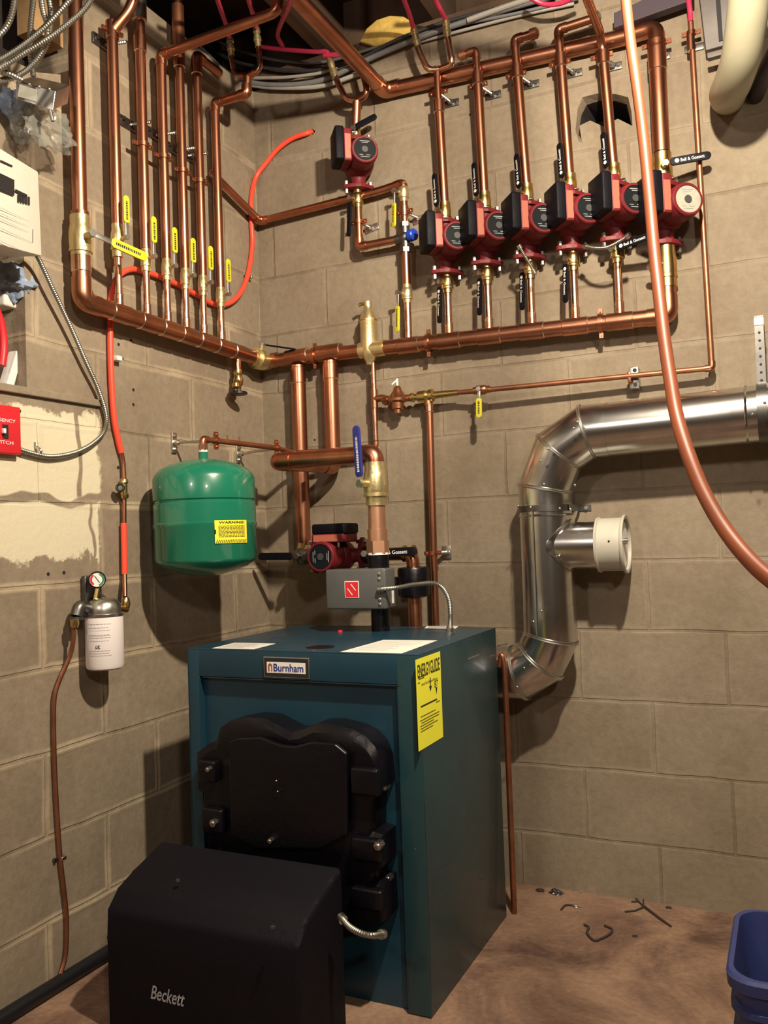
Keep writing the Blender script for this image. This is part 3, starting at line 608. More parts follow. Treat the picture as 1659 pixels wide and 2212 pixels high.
for px,py,pp,lab in ((804,494,V((x0,-SO,B(785,478,SO).z)),'copper clamp with rod and steel plate beside the pipe under the highest pump'),(908,474,V((MX,-SO,B(885,455,SO).z)),'copper clamp with rod and steel plate just above the blue knob')):
    w=B(px,py,0); t=thing('pipe_hanger',lab,'pipe hanger',w,'hangers beside the mixing valve')
    k=MB(); k.box(w-Y*.003,(.050,.005,.022),(V((.95,0,.2)).normalized(),Y,V((-.2,0,.95)).normalized()),.001); k.cyl(w-Y*.005,w-Y*.018,.009,seg=6); obj('wall_plate',k,'steel',t)
    qq=MB(); d_=pp-w; qq.lathe(w-Y*.01,d_,[(j*.0024,.0050 if j%2 else .0038) for j in range(int((d_.length-.012)/.0024))],8); obj('threaded_rod',qq,'steel',t); clamp_ring(pp,Z,.0125,t,X)
# flex whips below pumps
def conduit(name,pts,r,label,mt='armour',pitch=.0045,n=10,cat='conduit',group=None,ends=True):
    sp=spline(pts,n); L_=[0]
    for a,b in zip(sp,sp[1:]): L_.append(L_[-1]+(b-a).length)
    tot=L_[-1]; N_=max(8,int(tot/pitch*2)); P=[]; RS=[]; j=0
    for i in range(N_+1):
        s=tot*i/N_
        while j<len(L_)-2 and L_[j+1]<s: j+=1
        f=(s-L_[j])/max(1e-9,L_[j+1]-L_[j]); P.append(sp[j].lerp(sp[j+1],f)); RS.append(r if i%2 else r*.82)
    t=thing(name,label,cat,P[0],group); obj('armour',MB().tube(P,r,10,rs=RS),mt,t)
    if ends:
        k=MB()
        for a,b in ((P[0],P[3]),(P[-1],P[-4])): dd=(b-a).normalized(); k.lathe(a-dd*.004,dd,[(0,r*1.1),(0,r*1.45),(.012,r*1.45),(.012,r*1.15)],12)
        objs('connector',k,'steel',t)
    return t
conduit('flex_whip',[B(1122,532,.16),B(1132,550,.15),B(1143,568,.14),B(1154,588,.13)],.0052,'short ribbed conduit hanging below the third pump of the row')
conduit('flex_whip',[B(1358,508,.17),B(1340,520,.16),B(1312,534,.15),B(1285,536,.14),B(1264,532,.12)],.0052,'ribbed conduit looping left from below the fifth pump')
# ---------------- PEX rising from brass fittings
for i,(pts,lab) in enumerate((([B(496,80,.33),B(488,52,.40),B(470,0,.55),B(455,-60,.7)],'red plastic pipe rising from the left brass fitting nearest the corner riser'),([B(553,58,.33),B(548,36,.38),B(537,0,.5),B(528,-50,.65)],'red plastic pipe rising from the right brass fitting by the corner riser'),
    ([B(893,62,.09),B(884,30,.16),B(870,-8,.25),B(850,-70,.4)],'red plastic pipe from the left brass fitting above the first pump of the row'),([B(963,43,.09),B(952,22,.14),B(938,-8,.2),B(920,-70,.35)],'red plastic pipe from the right brass fitting above the first pump of the row'),
    ([B(712,130,.09),B(706,112,.10),B(680,112,.10),B(600,106,.08),B(560,100,.08)],'red plastic pipe running left along the wall from above the highest pump'),([B(783,152,.09),B(775,125,.1),B(740,118,.1),B(700,120,.1)],'red plastic pipe bending left above the right branch of the highest pump'),
    ([B(610,100,.12),B(600,72,.25),B(625,10,.6),B(640,-40,.8)],'faint red plastic pipe slanting up in the dark ceiling bay'),([B(1140,-8,.12),B(1175,9,.10),B(1215,6,.10),B(1250,-14,.12)],'red plastic pipe sagging below the joist at top right'),([B(1492,46,.045),B(1490,20,.05),B(1484,-30,.08)],'red plastic pipe joining the thin copper pipe at far right'))):
    tag(obj('pex_pipe',MB().tube(spline(pts,8),.0072,10),'pex'),lab,'pipe','red plastic heating pipes')
# cables along wall top
cab=[([(425,95),(470,150),(540,178),(620,184),(700,172),(770,140),(850,104),(960,62),(1080,24),(1200,-10)],.06,'cable_grey',.009,'thick grey cable swagged along the wall top, lowest of the bundle'),
([(430,110),(480,165),(560,186),(640,190),(700,185),(760,165),(800,150)],.05,'cable_white',.0075,'white cable in the lowest loop of the swagged bundle'),
([(432,100),(500,160),(590,168),(680,160),(730,145)],.09,'cable_white',.0055,'white cable just above the grey loop near the corner'),
([(440,88),(500,130),(600,150),(700,150),(780,125),(860,85),(960,48),(1090,14),(1180,-16)],.09,'cable_black',.006,'black cable above the grey one along the wall top'),
([(450,80),(520,110),(600,130),(690,135),(780,112),(880,80),(1000,52),(1120,28),(1250,-4)],.05,'cable_grey',.005,'thin grey cable near the wall, following the bundle to the right'),
([(900,92),(960,76),(1040,55),(1130,32),(1240,8)],.02,'cable_white',.005,'white cable stapled along the wall top right of the brass U'),
([(1010,44),(1100,12),(1200,-20)],.10,'cable_white',.0085,'fat white cable at top right above the copper main'),
([(420,100),(445,122),(470,140),(505,165)],.16,'cable_black',.007,'black cable curving behind the corner riser top')]
for pts,o_,m_,r_,lab in cab: tag(obj('cable',MB().tube(spline([B(x,y,min(.046,r_+.003+o_*.28)) for x,y in pts],8),r_,10),m_),lab,'cable','cables along the top of the back wall')
# grey strap / beam pieces at the top right
k=MB(); k.prism([B(x,y,.03) for x,y in ((1330,72),(1420,40),(1500,12),(1500,-25),(1400,8),(1330,40))],(0,-.03,0),.002); tag(obj('flat_duct',k,'pvc_dark',None,False),'dark flat strip slanting under the ceiling right of the fifth pump pipe','duct')
# ================================================================ AIR SEPARATOR + DROPS
sx=B(796,700,SO).x; HZ=hz(sx)
t=thing('air_separator','tall brass air separator with a cap, standing on the back header','valve',(sx,-SO,HZ))
k=MB(); k.lathe((sx,-SO,HZ-.050),Z,[(0,.012),(.010,.014),(.026,.024),(.040,.028),(.07,.0280),(.135,.0275),(.140,.0290),(.146,.0290),(.150,.0275),(.170,.0235),(.182,.0150),(.196,.0135),(.200,.0145),(.206,.0145),(.208,.009)],28); k.tube([(XS-.045,-SO,HZ),(XS+.045,-SO,HZ)],.0265,20); obj('body',k,'brass_pale',t)
k=MB(); k.lathe((sx,-SO,HZ+.092),Z,[(0,.0300),(.0045,.0300)],28); obj('ring',k,'brass',t)
k=MB(); k.tube([(sx-.005,-SO,HZ+.150),(sx-.020,-SO-.004,HZ+.153),(sx-.030,-SO-.008,HZ+.148)],.0055,10,.006); obj('vent_cap',k,'brass',t)
t=thing('copper_pipe','slim shiny copper pipe dropping from the air separator','pipe',(XS,-SO,HZ)); zb=B(806,968,SO).z
obj('pipe',MB().tube([(XS,-SO,HZ-.045),(XS,-SO,zb+.02)],.0085,12),'copper_tinned',t)
zp=B(808,862,SO).z; k=MB(); k.cyl((XS,-SO,zp-.030),(XS,-SO,zp+.03),.0115); k.cyl((XS,-SO,zp),(XS+.035,-SO,zp),.0115); obj('tee',k,'copper',t)
obj('side_pipe',MB().tube([(XS,-SO,zb+.024),(XS,-SO,zb),(XS-.05,-SO-.0,zb),(L(600,968,.3).x if 0 else .17,-SO-.02,zb+.005)],.0085,12,.012),'copper_dull',t)
# big drops A and B
t=thing('copper_drop','thick copper pipe dropping from the header, left of the pair','pipe',(AX,-SO,HZ)); Az=B(655,1190,SO).z
obj('pipe',MB().cyl((AX,-SO,HZ-.02),(AX,-SO,Az+.03),.0250,seg=24),'copper',t); coupling('reducer',(AX,-SO,Az+.02),(AX,-SO,Az+.05),.021,t,'copper_tinned',over=.003); coupling('collar',(AX,-SO,HZ-.08),(AX,-SO,HZ-.03),.0250,t)
RY=-.345; zl_=B(592,993,-RY).z; RXp=B(812,1060,-RY).x
Bz=zl_-.0
t=thing('copper_drop','thick copper pipe, right of the pair, looping forward and across to the boiler riser','pipe',(BX,-SO,HZ))
lx=B(596,993,-RY).x; zr=B(800,985,-RY).z; zf=(zl_+zr)/2
obj('pipe',MB().tube([(BX,-SO,HZ-.02),(BX,-SO,zf),(lx,RY,zf),(RXp,RY,zf),(RXp,RY,zf-.075)],.0250,24,.052,10),'copper',t)
elbow((BX,-SO,zf),(BX,-SO,3),(lx,RY,zf),.0250,.05,t); elbow((lx,RY,zf),(BX,-SO,zf),(2,RY,zf),.0250,.05,t); elbow((RXp,RY,zf),(0,RY,zf),(RXp,RY,0),.0250,.05,t); coupling('collar',(BX,-SO,HZ-.08),(BX,-SO,HZ-.03),.0250,t)
zbv=B(815,1045,-RY).z
ball_valve('big brass ball valve with blue lever upright on the boiler riser',(RXp,RY,zbv),Z,.0265,.062,V((-.38,-.93,0)),V((-.06,.0,1)),.165,.029,'blue_grip',txt='~',fat=1.32,stemlen=.012)
for lo in [o for o in bpy.data.objects if o.name.startswith('lettering')][-1:]: lo.data.materials[0]=M['white_ink']
t=thing('boiler_riser','copper riser under the big brass valve with hex adapter, on the boiler','pipe',(RXp,RY,.8)); zh=B(812,1185,-RY).z
obj('pipe',MB().cyl((RXp,RY,zbv-.06),(RXp,RY,zh+.02),.0250,seg=24),'copper_new',t); k=MB(); k.hexn((RXp,RY,zh-.014),(RXp,RY,zh+.022),.0325); k.cyl((RXp,RY,zh+.02),(RXp,RY,zh+.055),.0285); obj('hex_adapter',k,'copper_new',t)
obj('sealing_tape',MB().cyl((RXp,RY,zh-.020),(RXp,RY,zh-.012),.030),'teflon',t); obj('black_tee',MB().cyl((RXp,RY,.90),(RXp,RY,zh-.018),.031),'cast_black',t); obj('nipple',MB().cyl((RXp,RY,.80),(RXp,RY,.90),.0265),'cast_black',t)
# aquastat box
bx0=B(708,1240,.40); bx1=B(848,1240,.40); zc=B(776,1272,.40).z; ac=V(((bx0.x+bx1.x)/2-.006,-.385,zc)); W_=(bx1.x-bx0.x)*.90
axA=(V((.985,.06,.0)).normalized(),V((-.06,.985,0)).normalized(),Z)
t=thing('control_box','dark grey boiler control box with a small red square sticker','control box',ac)
obj('case',MB().box(ac,(W_,.075,.112),axA,.006),'grey_box',t)
s0=B(760,1272,.424); st=obj('red_sticker',MB().box(V((s0.x,ac.y-.0392,zc)),(.043,.0012,.046),axA),'white_plain',t); fc=V((s0.x,ac.y-.0400,zc)); obj('sticker_face',MB().box(fc,(.039,.0012,.042),axA),'switch_red',st)
k=MB(); ax2=(V((.62,0,-.78)),V((.78,0,.62)).cross(V((.62,0,-.78))).normalized(),V((.78,0,.62))); 
for o_ in (-.006,.006): k.box(fc+V((o_*.9,-.0010,o_)),(.024,.0008,.0022),(V((.62,0,-.78)),Y,V((.78,0,.62))))
obj('emblem',k,'white_plain',st)
k=MB()
for dz in (-.042,-.028,.028,.042): k.lathe(ac+axA[0]*(W_/2-.016)+V((0,-.037,dz)),-Y,[(0,.005),(.003,.005),(.004,.003)],10)
objs('screw',k,'steel',t)
k=MB(); k.box(ac+axA[0]*(W_/2+.001)+V((0,.01,-.02)),(.002,.012,.045),axA); obj('edge_label',k,'white_plain',t)
cn=ac+axA[0]*(W_/2-.012)+V((0,-.045,.0)); ce=F(972,1368,.8)
conduit('flex_conduit',[cn,cn+V((.05,-.0,.004)),B(900,1262,.40),B(945,1262,.38),B(968,1290,.36),B(973,1330,.355),ce+V((0,0,.01))],.0068,'silver ribbed conduit arching from the grey control box to the boiler top')
# return side: valve, pump, gossett lever, black air scoop
RZ=B(725,1200,.12).z; RYY=-.125
t=thing('copper_pipe','brass and copper return fitting at the foot of the left thick drop','pipe',(AX,RYY,RZ))
obj('pipe',MB().tube([(AX,-SO,Az+.03),(AX,-SO-.02,RZ),(AX+.06,RYY,RZ)],.021,16,.03),'brass',t)
ball_valve('steel flange valve with black lever pointing left, beside the green tank',(AX+.045,RYY,RZ),X,.021,.030,V((-.15,-.98,.05)),V((-1,-.05,.02)),.165,.024,'black_plastic','steel_dark',fat=1.3)
pb=copy_tree(P0); pb['label']='red circulator pump lying sideways behind the grey control box'; del pb['group']; 
Mr=Matrix((e,d,Z)).transposed().to_3x3(); Mw=Matrix((Z,-Y,X)).transposed().to_3x3(); pb.rotation_mode='QUATERNION'
# local e->Z, d->-Y, z->X
pb.rotation_quaternion=(Mw@Mr.transposed()).to_quaternion(); pb.location=V((B(728,1200,.15).x,RYY-.01,RZ)); pb.scale=(1.08,)*3
ball_valve('black flange valve with lever pointing right toward the thin copper pipe',(B(800,1200,.12).x,RYY,RZ),X,.022,.030,V((.05,-.99,.1)),V((1,-.04,.03)),.175,.026,'black_plastic','steel_dark',txt='Bell & Gossett',fat=1.3,stemlen=.0)
ex=B(893,1200,.12).x
t=thing('copper_pipe','copper elbow and pipe dropping behind the boiler under the black scoop','pipe',(ex,RYY,RZ)); obj('pipe',MB().tube([(B(820,1200,.12).x,RYY,RZ),(ex,RYY,RZ),(ex,RYY,.35),(ex,-.231,.35)],.0205,18,.03),'copper',t)
k=MB(); 
for dx in (-.03,.0): k.lathe((ex+dx,RYY,RZ),X,[(0,.0215),(.0,.026),(.006,.026),(.006,.0215)],20)
objs('flange_ring',k,'brass',t)
t=thing('air_scoop','black cylindrical fitting behind the control box, beside the thin copper pipe','fitting',(ex,RYY-.03,RZ-.09))
k=MB(); k.lathe((ex,RYY-.0,RZ-.135),Z,[(0,.030),(.006,.047),(.014,.049),(.085,.049),(.092,.046),(.095,.028)],28); obj('body',k,'cast_black',t); k=MB(); k.cyl((ex-.095,RYY,RZ-.09),(ex-.04,RYY,RZ-.09),.02); obj('neck',k,'cast_black',t)
# feed line: PRV etc
fz=zp
def row(x,y,o=SO): return B(x,y,o)
fz=B(862,858,.085).z; fx=lambda px:B(px,855,SO).x
t=thing('pressure_reducing_valve','bell-shaped bronze pressure valve with small white lever on top','valve',(fx(860),-SO,fz))
k=MB(); pxx=fx(859); k.lathe((pxx,-SO,fz-.045),Z,[(0,.012),(.012,.013),(.014,.019),(.034,.021),(.038,.033),(.046,.034),(.050,.030),(.072,.015),(.084,.011),(.088,.006)],24); k.cyl((XS+.03,-SO,fz),(fx(885),-SO,fz),.0115); k.hexn((XS+.035,-SO,fz),(XS+.05,-SO,fz),.017); obj('body',k,'bronze',t)
k=MB(); k.cyl((pxx,-SO,fz+.042),(pxx,-SO,fz+.066),.0035); k.box((pxx-.010,-SO-.001,fz+.054),(.020,.004,.006),(V((.83,0,.55)),Y,V((-.55,0,.83))),.001); obj('flip_lever',k,'white_plain',t)
t=thing('backflow_preventer','small brass backflow fitting with hex ends on the feed line','valve',(fx(925),-SO,fz))
k=MB(); a=fx(885); b2=fx(990); k.lathe((a,-SO,fz),X,[(0,.010),(.005,.015),(.012,.015),(.016,.011),(.026,.011),(.03,.018),(.055,.019),(.06,.014),(.066,.020),(.080,.020),(.084,.012),(b2-a,.0095)],16); obj('body',k,'brass',t); obj('vent_port',MB().cyl((fx(925),-SO,fz),(fx(925),-SO,fz-.03),.013),'bronze',t)
tx=fx(927)
t=thing('copper_drain_pipe','slim copper pipe running down from the backflow fitting behind the boiler','pipe',(tx,-SO,fz)); obj('pipe',MB().cyl((tx,-SO,fz-.03),(B(937,1340,SO).x,-SO,.0),.0112),'copper',t); coupling('collar',(tx,-SO,fz-.05),(tx,-SO,fz-.028),.0112,t,'copper_tinned')
w=B(966,1193,0); cp=V((B(935,1193,SO).x,-SO,B(935,1195,SO).z)); t=thing('pipe_hanger','small hanger with steel plate holding the slim drain pipe above the boiler','pipe hanger',w)
k=MB(); k.box(w-Y*.003,(.030,.005,.042),None,.001); k.cyl(w-Y*.005+X*.006,w-Y*.012+X*.006,.006,seg=6); obj('wall_plate',k,'steel',t); d_=cp-w; q=MB(); q.lathe(w-Y*.008,d_,[(j*.003,.0075 if j%2 else .0060) for j in range(int((d_.length-.01)/.003))],10); obj('threaded_rod',q,'steel',t); clamp_ring(cp,Z,.0115,t,X)
fe=B(1538,795,.045); vxp=B(1042,846,.06).x; 
t=thing('copper_feed_pipe','thin copper feed pipe running right across the wall and up at the far right','pipe',fe)
obj('pipe',MB().tube([(b2-.01,-SO,fz),(vxp,-.065,fz-.004),(fe.x,-.045,fe.z),B(1492,48,.045)],.0078,12,.018,6),'copper_dull',t); elbow(fe,(0,-.045,fe.z),fe+Z,.0078,.016,t)
k=MB(); aa=B(1493,110,.045)
coupling('coupling',aa,aa+Z*.05,.0078,t,over=.003)
ball_valve('small bronze valve on the thin feed pipe, flat yellow lever hanging straight down',(vxp,-.066,fz-.003),X,.0098,.026,V((.0,-1,0)),V((-.03,0,-1)),.088,.018,'yellow_grip','bronze',txt='~',fat=1.5)
for lo in [o for o in bpy.data.objects if o.name.startswith('lettering')]:
    par=o=lo.parent.parent
    if par and 'yellow' in par.get('label',''): lo.data.materials[0]=M['black_ink']
w=B(1374,820,.0); t=thing('pipe_bracket','white-painted steel strut bracket holding the thin feed pipe','bracket',w)
k=MB(); k.box(w-Y*.018,(.026,.036,.062),None,.002); obj('strut',k,'steel',t); k=MB(); 
for dz in (-.020,.002,.021): k.lathe(w+V((.003,-.0362,dz)),-Y,[(0,.006),(.0008,.006)],12)
obj('holes',k,'black_ink',t); k=MB(); k.box(w+V((-.010,-.047,.0)),(.010,.020,.030),None,.002); obj('strap',k,'copper',t)
w=B(1500,105,0); t=thing('pipe_hanger','dark steel plate hanger on the thin pipe at far right top','pipe hanger',w); k=MB(); k.box(w-Y*.003,(.052,.006,.020),None,.001); k.cyl(w-Y*.005,w-Y*.03,.006); obj('wall_plate',k,'steel_dark',t); clamp_ring(V((B(1493,72,.045).x,-.045,B(1493,72,.045).z)),Z,.0085,t,X)
# ================================================================ EXPANSION TANK
TX,TY=.172,L(443,1120,.172).y; tz=B(443,990,-TY).z; tb=L(440,1245,TX).z; TR=.1425
t=thing('expansion_tank','green expansion tank with yellow warning label, hung on the left wall','tank',(TX,TY,tz))
h=tz-tb
k=MB(); prof=[(0,.010),(.004,.05),(.014,.09),(.026,.118),(.037,.134),(.050,TR-.0015),(.060,TR)]
H_=h
prof=[(0,.012),(.006,.055),(.018,.098),(.030,.122),(.042,.135),(.056,TR),(.112,TR),(.115,TR-.004),(.119,TR-.004),(.123,TR),(.172,TR),(.174,TR+.0016),(.182,TR+.0016),(.186,TR-.001),(.268,TR-.001),(.276,TR-.006),(.290,TR-.028),(.303,TR-.068),(.312,.04),(.314,.005)]
sc=H_/.314; prof=[(a*sc,b) for a,b in prof]
obj('shell',MB().lathe((TX,TY,tz),-Z,prof,64),'tank_green',t)
obj('nozzle',MB().cyl((TX,TY,tz-.004),(TX,TY,tz+.018),.0135),'tank_green',t); obj('sealing_tape',MB().cyl((TX,TY,tz+.018),(TX,TY,tz+.024),.0125),'teflon',t)
# warning label wrapped on the shell
def onT(u,vv,lift): # u = arc metres from label centre
    ad=math.atan2(CAM.y-TY,CAM.x-TX)
    a=ad+aoff+u/TR; rr=TR+lift; return V((TX+rr*math.cos(a),TY+rr*math.sin(a),vv))
aoff=.52; lz=L(497,1150,.20).z
def wrap(name,u0,u1,v0,v1,lift,m,par,n=14):
    b=bmesh.new(); A_=[b.verts.new(onT(u0+(u1-u0)*i/n,v0,lift)) for i in range(n+1)]; B_=[b.verts.new(onT(u0+(u1-u0)*i/n,v1,lift)) for i in range(n+1)]
    for i in range(n): b.faces.new((A_[i],A_[i+1],B_[i+1],B_[i]))
    q=MB(); q.bm=b; return obj(name,q,m,par)
lb=wrap('warning_label',-.050,.050,lz-.031,lz+.031,.0022,'warning_yellow',t)
b=bmesh.new()
def wq(u0,u1,v0,v1,sk=0,lift=.0030):
    q=[b.verts.new(onT(u,v_,lift)) for u,v_ in ((u0,v0),(u1,v0),(u1+sk,v1),(u0+sk,v1))]; b.faces.new(q)
for i in range(9):
    z_=lz+.0145-i*.0036; u=-.040; 
    while u<.040: w_=R.uniform(.004,.010); wq(u,min(.041,u+w_),z_,z_+.0014); u+=w_+.0016
for i in range(19): u=-.0475+i*.0050; wq(u,u+.0022,lz-.0295,lz-.0215,.0032 if u<.043 else 0)
wq(-.0500,-.0465,lz-.006,lz+.006)
q=MB(); q.bm=b; obj('print',q,'black_ink',lb)
tw=text('warning_word','WARNING!',.0065,(0,0,0),X,Z,'black_ink',lb,bold=.02,w=.078)
for v_ in tw.data.vertices:
    wco=v_.co+rootloc(lb); v_.co=onT(-.039+wco.x,lz+.0215+wco.z,.0032)-rootloc(lb)
# pipe on top of tank
ptop=V((TX,TY,B(443,948,-TY).z)); ph=ptop.z
t=thing('tank_pipe','thin copper pipe from the tank top to the right, hung on two threaded rods','pipe',ptop); p2=V((.30,-.40,B(600,970,.40).z)); p2=L(600,968,TX+.03)
p2=V((TX+.02,L(600,968,TX+.02).y,L(600,968,TX+.02).z)); 
obj('pipe',MB().tube([(TX,TY,tz+.02),ptop,p2,(p2.x+.0,-SO-.05,p2.z-.01),(XS-.1,-SO-.03,zb)],.0082,12,.016),'copper_dull',t)
elbow(ptop,(TX,TY,0),p2,.0085,.018,t,'copper'); obj('nut',MB().hexn((TX,TY,tz+.022),(TX,TY,tz+.040),.0135),'copper_tinned',t)
for s_ in (.16,.8): 
    pc=ptop.lerp(p2,s_ if s_<.5 else .98); clamp_ring(pc,(p2-ptop),.0085,t,Z)
k=MB()
for s_ in (.30,.45): pc=ptop.lerp(p2,s_); k.cyl(pc,pc+Z*.02,.003,seg=8)
objs('stud',k,'copper_dull',t)
for i,(px,py,s_) in enumerate(((374,957,.16),(513,981,.98))):
    w=L(px,py,0); pc=ptop.lerp(p2,s_); th_=thing('pipe_hanger',['steel wall plate and rod left of the tank top','steel wall plate and rod behind the tank, right of its nozzle'][i],'pipe hanger',w,'hangers of the tank pipe')
    obj('wall_plate',MB().box(w+X*.003,(.006,.022,.062),None,.001).cyl(w+Z*.02,w+Z*.02+X*.012,.005,seg=6).cyl(w-Z*.02,w-Z*.02+X*.012,.005,seg=6).cyl(w,w+X*.02,.009,seg=6),'steel',th_)
    q=MB(); dd=pc-w; q.lathe(w+X*.01,dd,[(j*.003,.0046 if j%2 else .0036) for j in range(int((dd.length-.018)/.003))],8); obj('threaded_rod',q,'steel',th_)
# ================================================================ OIL LINE
def tubeL(pts,o=.012): return [L(x,y,o) for x,y in pts]
rp_=[B(674,285,-.01),B(662,288,.012),B(630,300,.012),B(600,322,.012),B(575,352,.014),L(552,385,.014),L(543,430,.012),L(543,480,.012),L(545,530,.012),L(536,590,.012),L(521,630,.012),L(497,654,.012),L(465,658,.012),L(430,640,.012),L(390,618,.012),L(350,600,.012),L(310,586,.012),L(280,582,.012),L(255,598,.012),L(241,640,.012),L(238,700,.012),L(239,780,.012),L(242,850,.012),L(247,910,.012),L(255,950,.012),L(262,978,.012)]
t=thing('oil_line','bright red coated oil line looping behind the risers and down the left wall','pipe',rp_[0])
obj('red_sleeve',MB().tube(spline(rp_,5),.0085,12),'red_tube',t)
obj('bare_copper',MB().tube(spline([L(261,972,.012),L(266,1000,.013),L(268,1040,.014)],5),.0065,12),'copper',t)
obj('bare_copper',MB().tube([L(268,1070,.016),L(268,1150,.016)],.0065,12),'copper',t); obj('red_sleeve',MB().tube([L(267,1130,.016),L(268,1180,.017),L(269,1240,.018)],.0085,12),'red_tube',t); obj('bare_copper',MB().tube([L(269,1238,.018),L(270,1290,.04)],.0065,12),'copper',t)
for i,(px,py) in enumerate(((540,470),(533,600),(246,776))):
    w=L(px,py,.0); c_=thing('tube_clip',['small steel clip on the red oil line, upper of the two near the corner','small steel clip on the red oil line, lower of the two near the corner','small white clip on the red oil line below the header'][i],'clip',w,'clips on the red oil line')
    obj('clip',MB().box(w+X*.012,(.022,.010,.012) if i<2 else (.022,.020,.014),None,.003),'steel' if i<2 else 'white_plain',c_); obj('screw',MB().cyl(w+Y*(-.016 if i<2 else .012),w+X*.008+Y*(-.016 if i<2 else .012),.005,seg=8),'steel_dark',c_)
vc=L(268,1055,.018); t=thing('oil_valve','brass oil shut-off with round knob sticking out left','valve',vc)
k=MB(); k.lathe(vc-Z*.028,Z,[(0,.010),(.006,.012),(.012,.012),(.016,.009),(.040,.009),(.044,.012),(.052,.011),(.056,.008)],14); k.cyl(vc,vc+V((.012,-.028,0)),.006); obj('body',k,'brass',t); k=MB(); kd=V((.75,-.6,0)).normalized(); k.lathe(vc+V((.010,-.028,0)),kd,[(0,.006),(.002,.0125),(.010,.0125),(.012,.010),(.008,.006)],12); obj('knob',k,'steel_dark',t)
# oil filter
fx_=.060; fy=L(226,1390,fx_).y; fzt=L(226,1330,fx_).z; fzb=L(226,1445,fx_).z; FR=.0475
t=thing('oil_filter','white oil filter canister with printed text and pressure gauge, on the left wall','filter',(fx_,fy,fzb))
k=MB(); hh=fzt-fzb; k.lathe((fx_,fy,fzb),Z,[(0,FR*.80),(.004,FR*.95),(.012,FR),(hh-.004,FR),(hh,FR-.002)],36); can=obj('canister',k,'paper_pinkish',t)
k=MB(); k.lathe((fx_,fy,fzt),Z,[(0,FR+.001),(.006,FR+.002),(.007,FR-.004),(.016,FR-.004),(.030,FR-.006),(.040,FR*.7),(.046,FR*.45)],32); obj('filter_head',k,'steel',t)
def onC(u,z_,lift): ad=math.atan2(CAM.y-fy,CAM.x-fx_)-.18; a=ad+u/FR; rr=FR+lift; return V((fx_+rr*math.cos(a),fy+rr*math.sin(a),z_))
b=bmesh.new()
def cq(u0,u1,v0,v1): 
    n=max(1,int((u1-u0)/.006)); 
    A_=[b.verts.new(onC(u0+(u1-u0)*i/n,v0,.0006)) for i in range(n+1)]; B_=[b.verts.new(onC(u0+(u1-u0)*i/n,v1,.0006)) for i in range(n+1)]
    for i in range(n): b.faces.new((A_[i],A_[i+1],B_[i+1],B_[i]))
for z_ in (.018,.027,.045,.052,.060,.085,.091,.097): 
    u=-.036
    while u<.020: w_=R.uniform(.003,.009); cq(u,u+w_,fzt-z_,fzt-z_+.0012); u+=w_+.0015
cq(-.034,.024,fzt-.0335,fzt-.033); cq(-.034,.024,fzt-.047,fzt-.0465)
q=MB(); q.bm=b; q2=obj('print',q,'grey_ink',can)
tw=text('certification_mark','UL',.009,(0,0,0),X,Z,'black_ink',can,bold=.03,shear=.3,w=.012)
for v_ in tw.data.vertices:
    wco=v_.co+rootloc(can); v_.co=onC(-.014+wco.x,fzt-.079+wco.z,.0008)-rootloc(can)
gc=L(210,1252,fx_-.01)
k=MB(); k.tube([(fx_-.012,fy-.02,fzt+.03),(fx_-.012,gc.y+.006,gc.z-.01)],.006,10); obj('gauge_stem',k,'brass',t)
gd=(CAM-gc); gd.z*=.3; gd.normalize(); k=MB(); k.lathe(gc,gd,[(-.010,.014),(-.008,.0215),(.004,.0215),(.006,.0205),(.006,.0185),(.003,.0185)],28); g=obj('gauge_case',k,'cast_black',t)
k=MB(); k.lathe(gc+gd*.003,gd,[(0,.0186),(.0012,.0186)],28); dl=obj('gauge_dial',k,'white_plain',g)
gx=Z.cross(gd).normalized(); gy=gd.cross(gx)
def arc(a0,a1,ra,rb,m,nm):
    b=bmesh.new(); n=12; A_=[];B_=[]
    for i in range(n+1):
        a=a0+(a1-a0)*i/n; A_.append(b.verts.new(gc+gd*.0046+gx*ra*math.cos(a)+gy*ra*math.sin(a))); B_.append(b.verts.new(gc+gd*.0046+gx*rb*math.cos(a)+gy*rb*math.sin(a)))
    for i in range(n): b.faces.new((A_[i],A_[i+1],B_[i+1],B_[i]))
    q=MB(); q.bm=b; obj(nm,q,m,dl)
mat('gauge_green',(.02,.22,.10),.5); arc(2.2,4.1,.0125,.0175,'switch_red','red_band'); arc(-1.3,1.2,.0125,.0175,'gauge_green','green_band')
k=MB(); k.tube([gc+gd*.0052+gx*.006-gy*.008,gc+gd*.0052-gx*.006+gy*.010],.0008,6); obj('needle',k,'black_ink',dl)
bp_=L(198,1272,.012); obj('mount_plate',MB().box(V((.012,bp_.y,bp_.z)),(.016,.060,.070),None,.004),'steel_dark',t)
obj('mount_arm',MB().tube([(.02,bp_.y+.01,bp_.z-.02),(fx_,fy,fzt+.035)],.014,12),'steel_dark',t)
el=L(165,1318,fx_-.02); k=MB(); k.tube([(fx_-.02,fy-.03,fzt+.02),(el.x,el.y+.01,el.z+.012),(el.x,el.y,el.z-.015)],.0155,14,.02); k.lathe((el.x,el.y,el.z-.016),-Z,[(0,.018),(.008,.018),(.010,.012)],12); obj('inlet_elbow',k,'steel_dark',t)
er=L(272,1300,.04); k=MB(); k.lathe(er+Z*.012,-Z,[(0,.007),(.006,.010),(.02,.012),(.028,.009)],12); k.tube([er-Z*.012,er-Z*.022,(fx_-.01,fy+.035,fzt+.018)],.009,12,.01); obj('outlet_flare',k,'brass',t)
t=thing('oil_supply_tube','thin bare copper tube curving down the left wall below the filter to the floor','pipe',el)
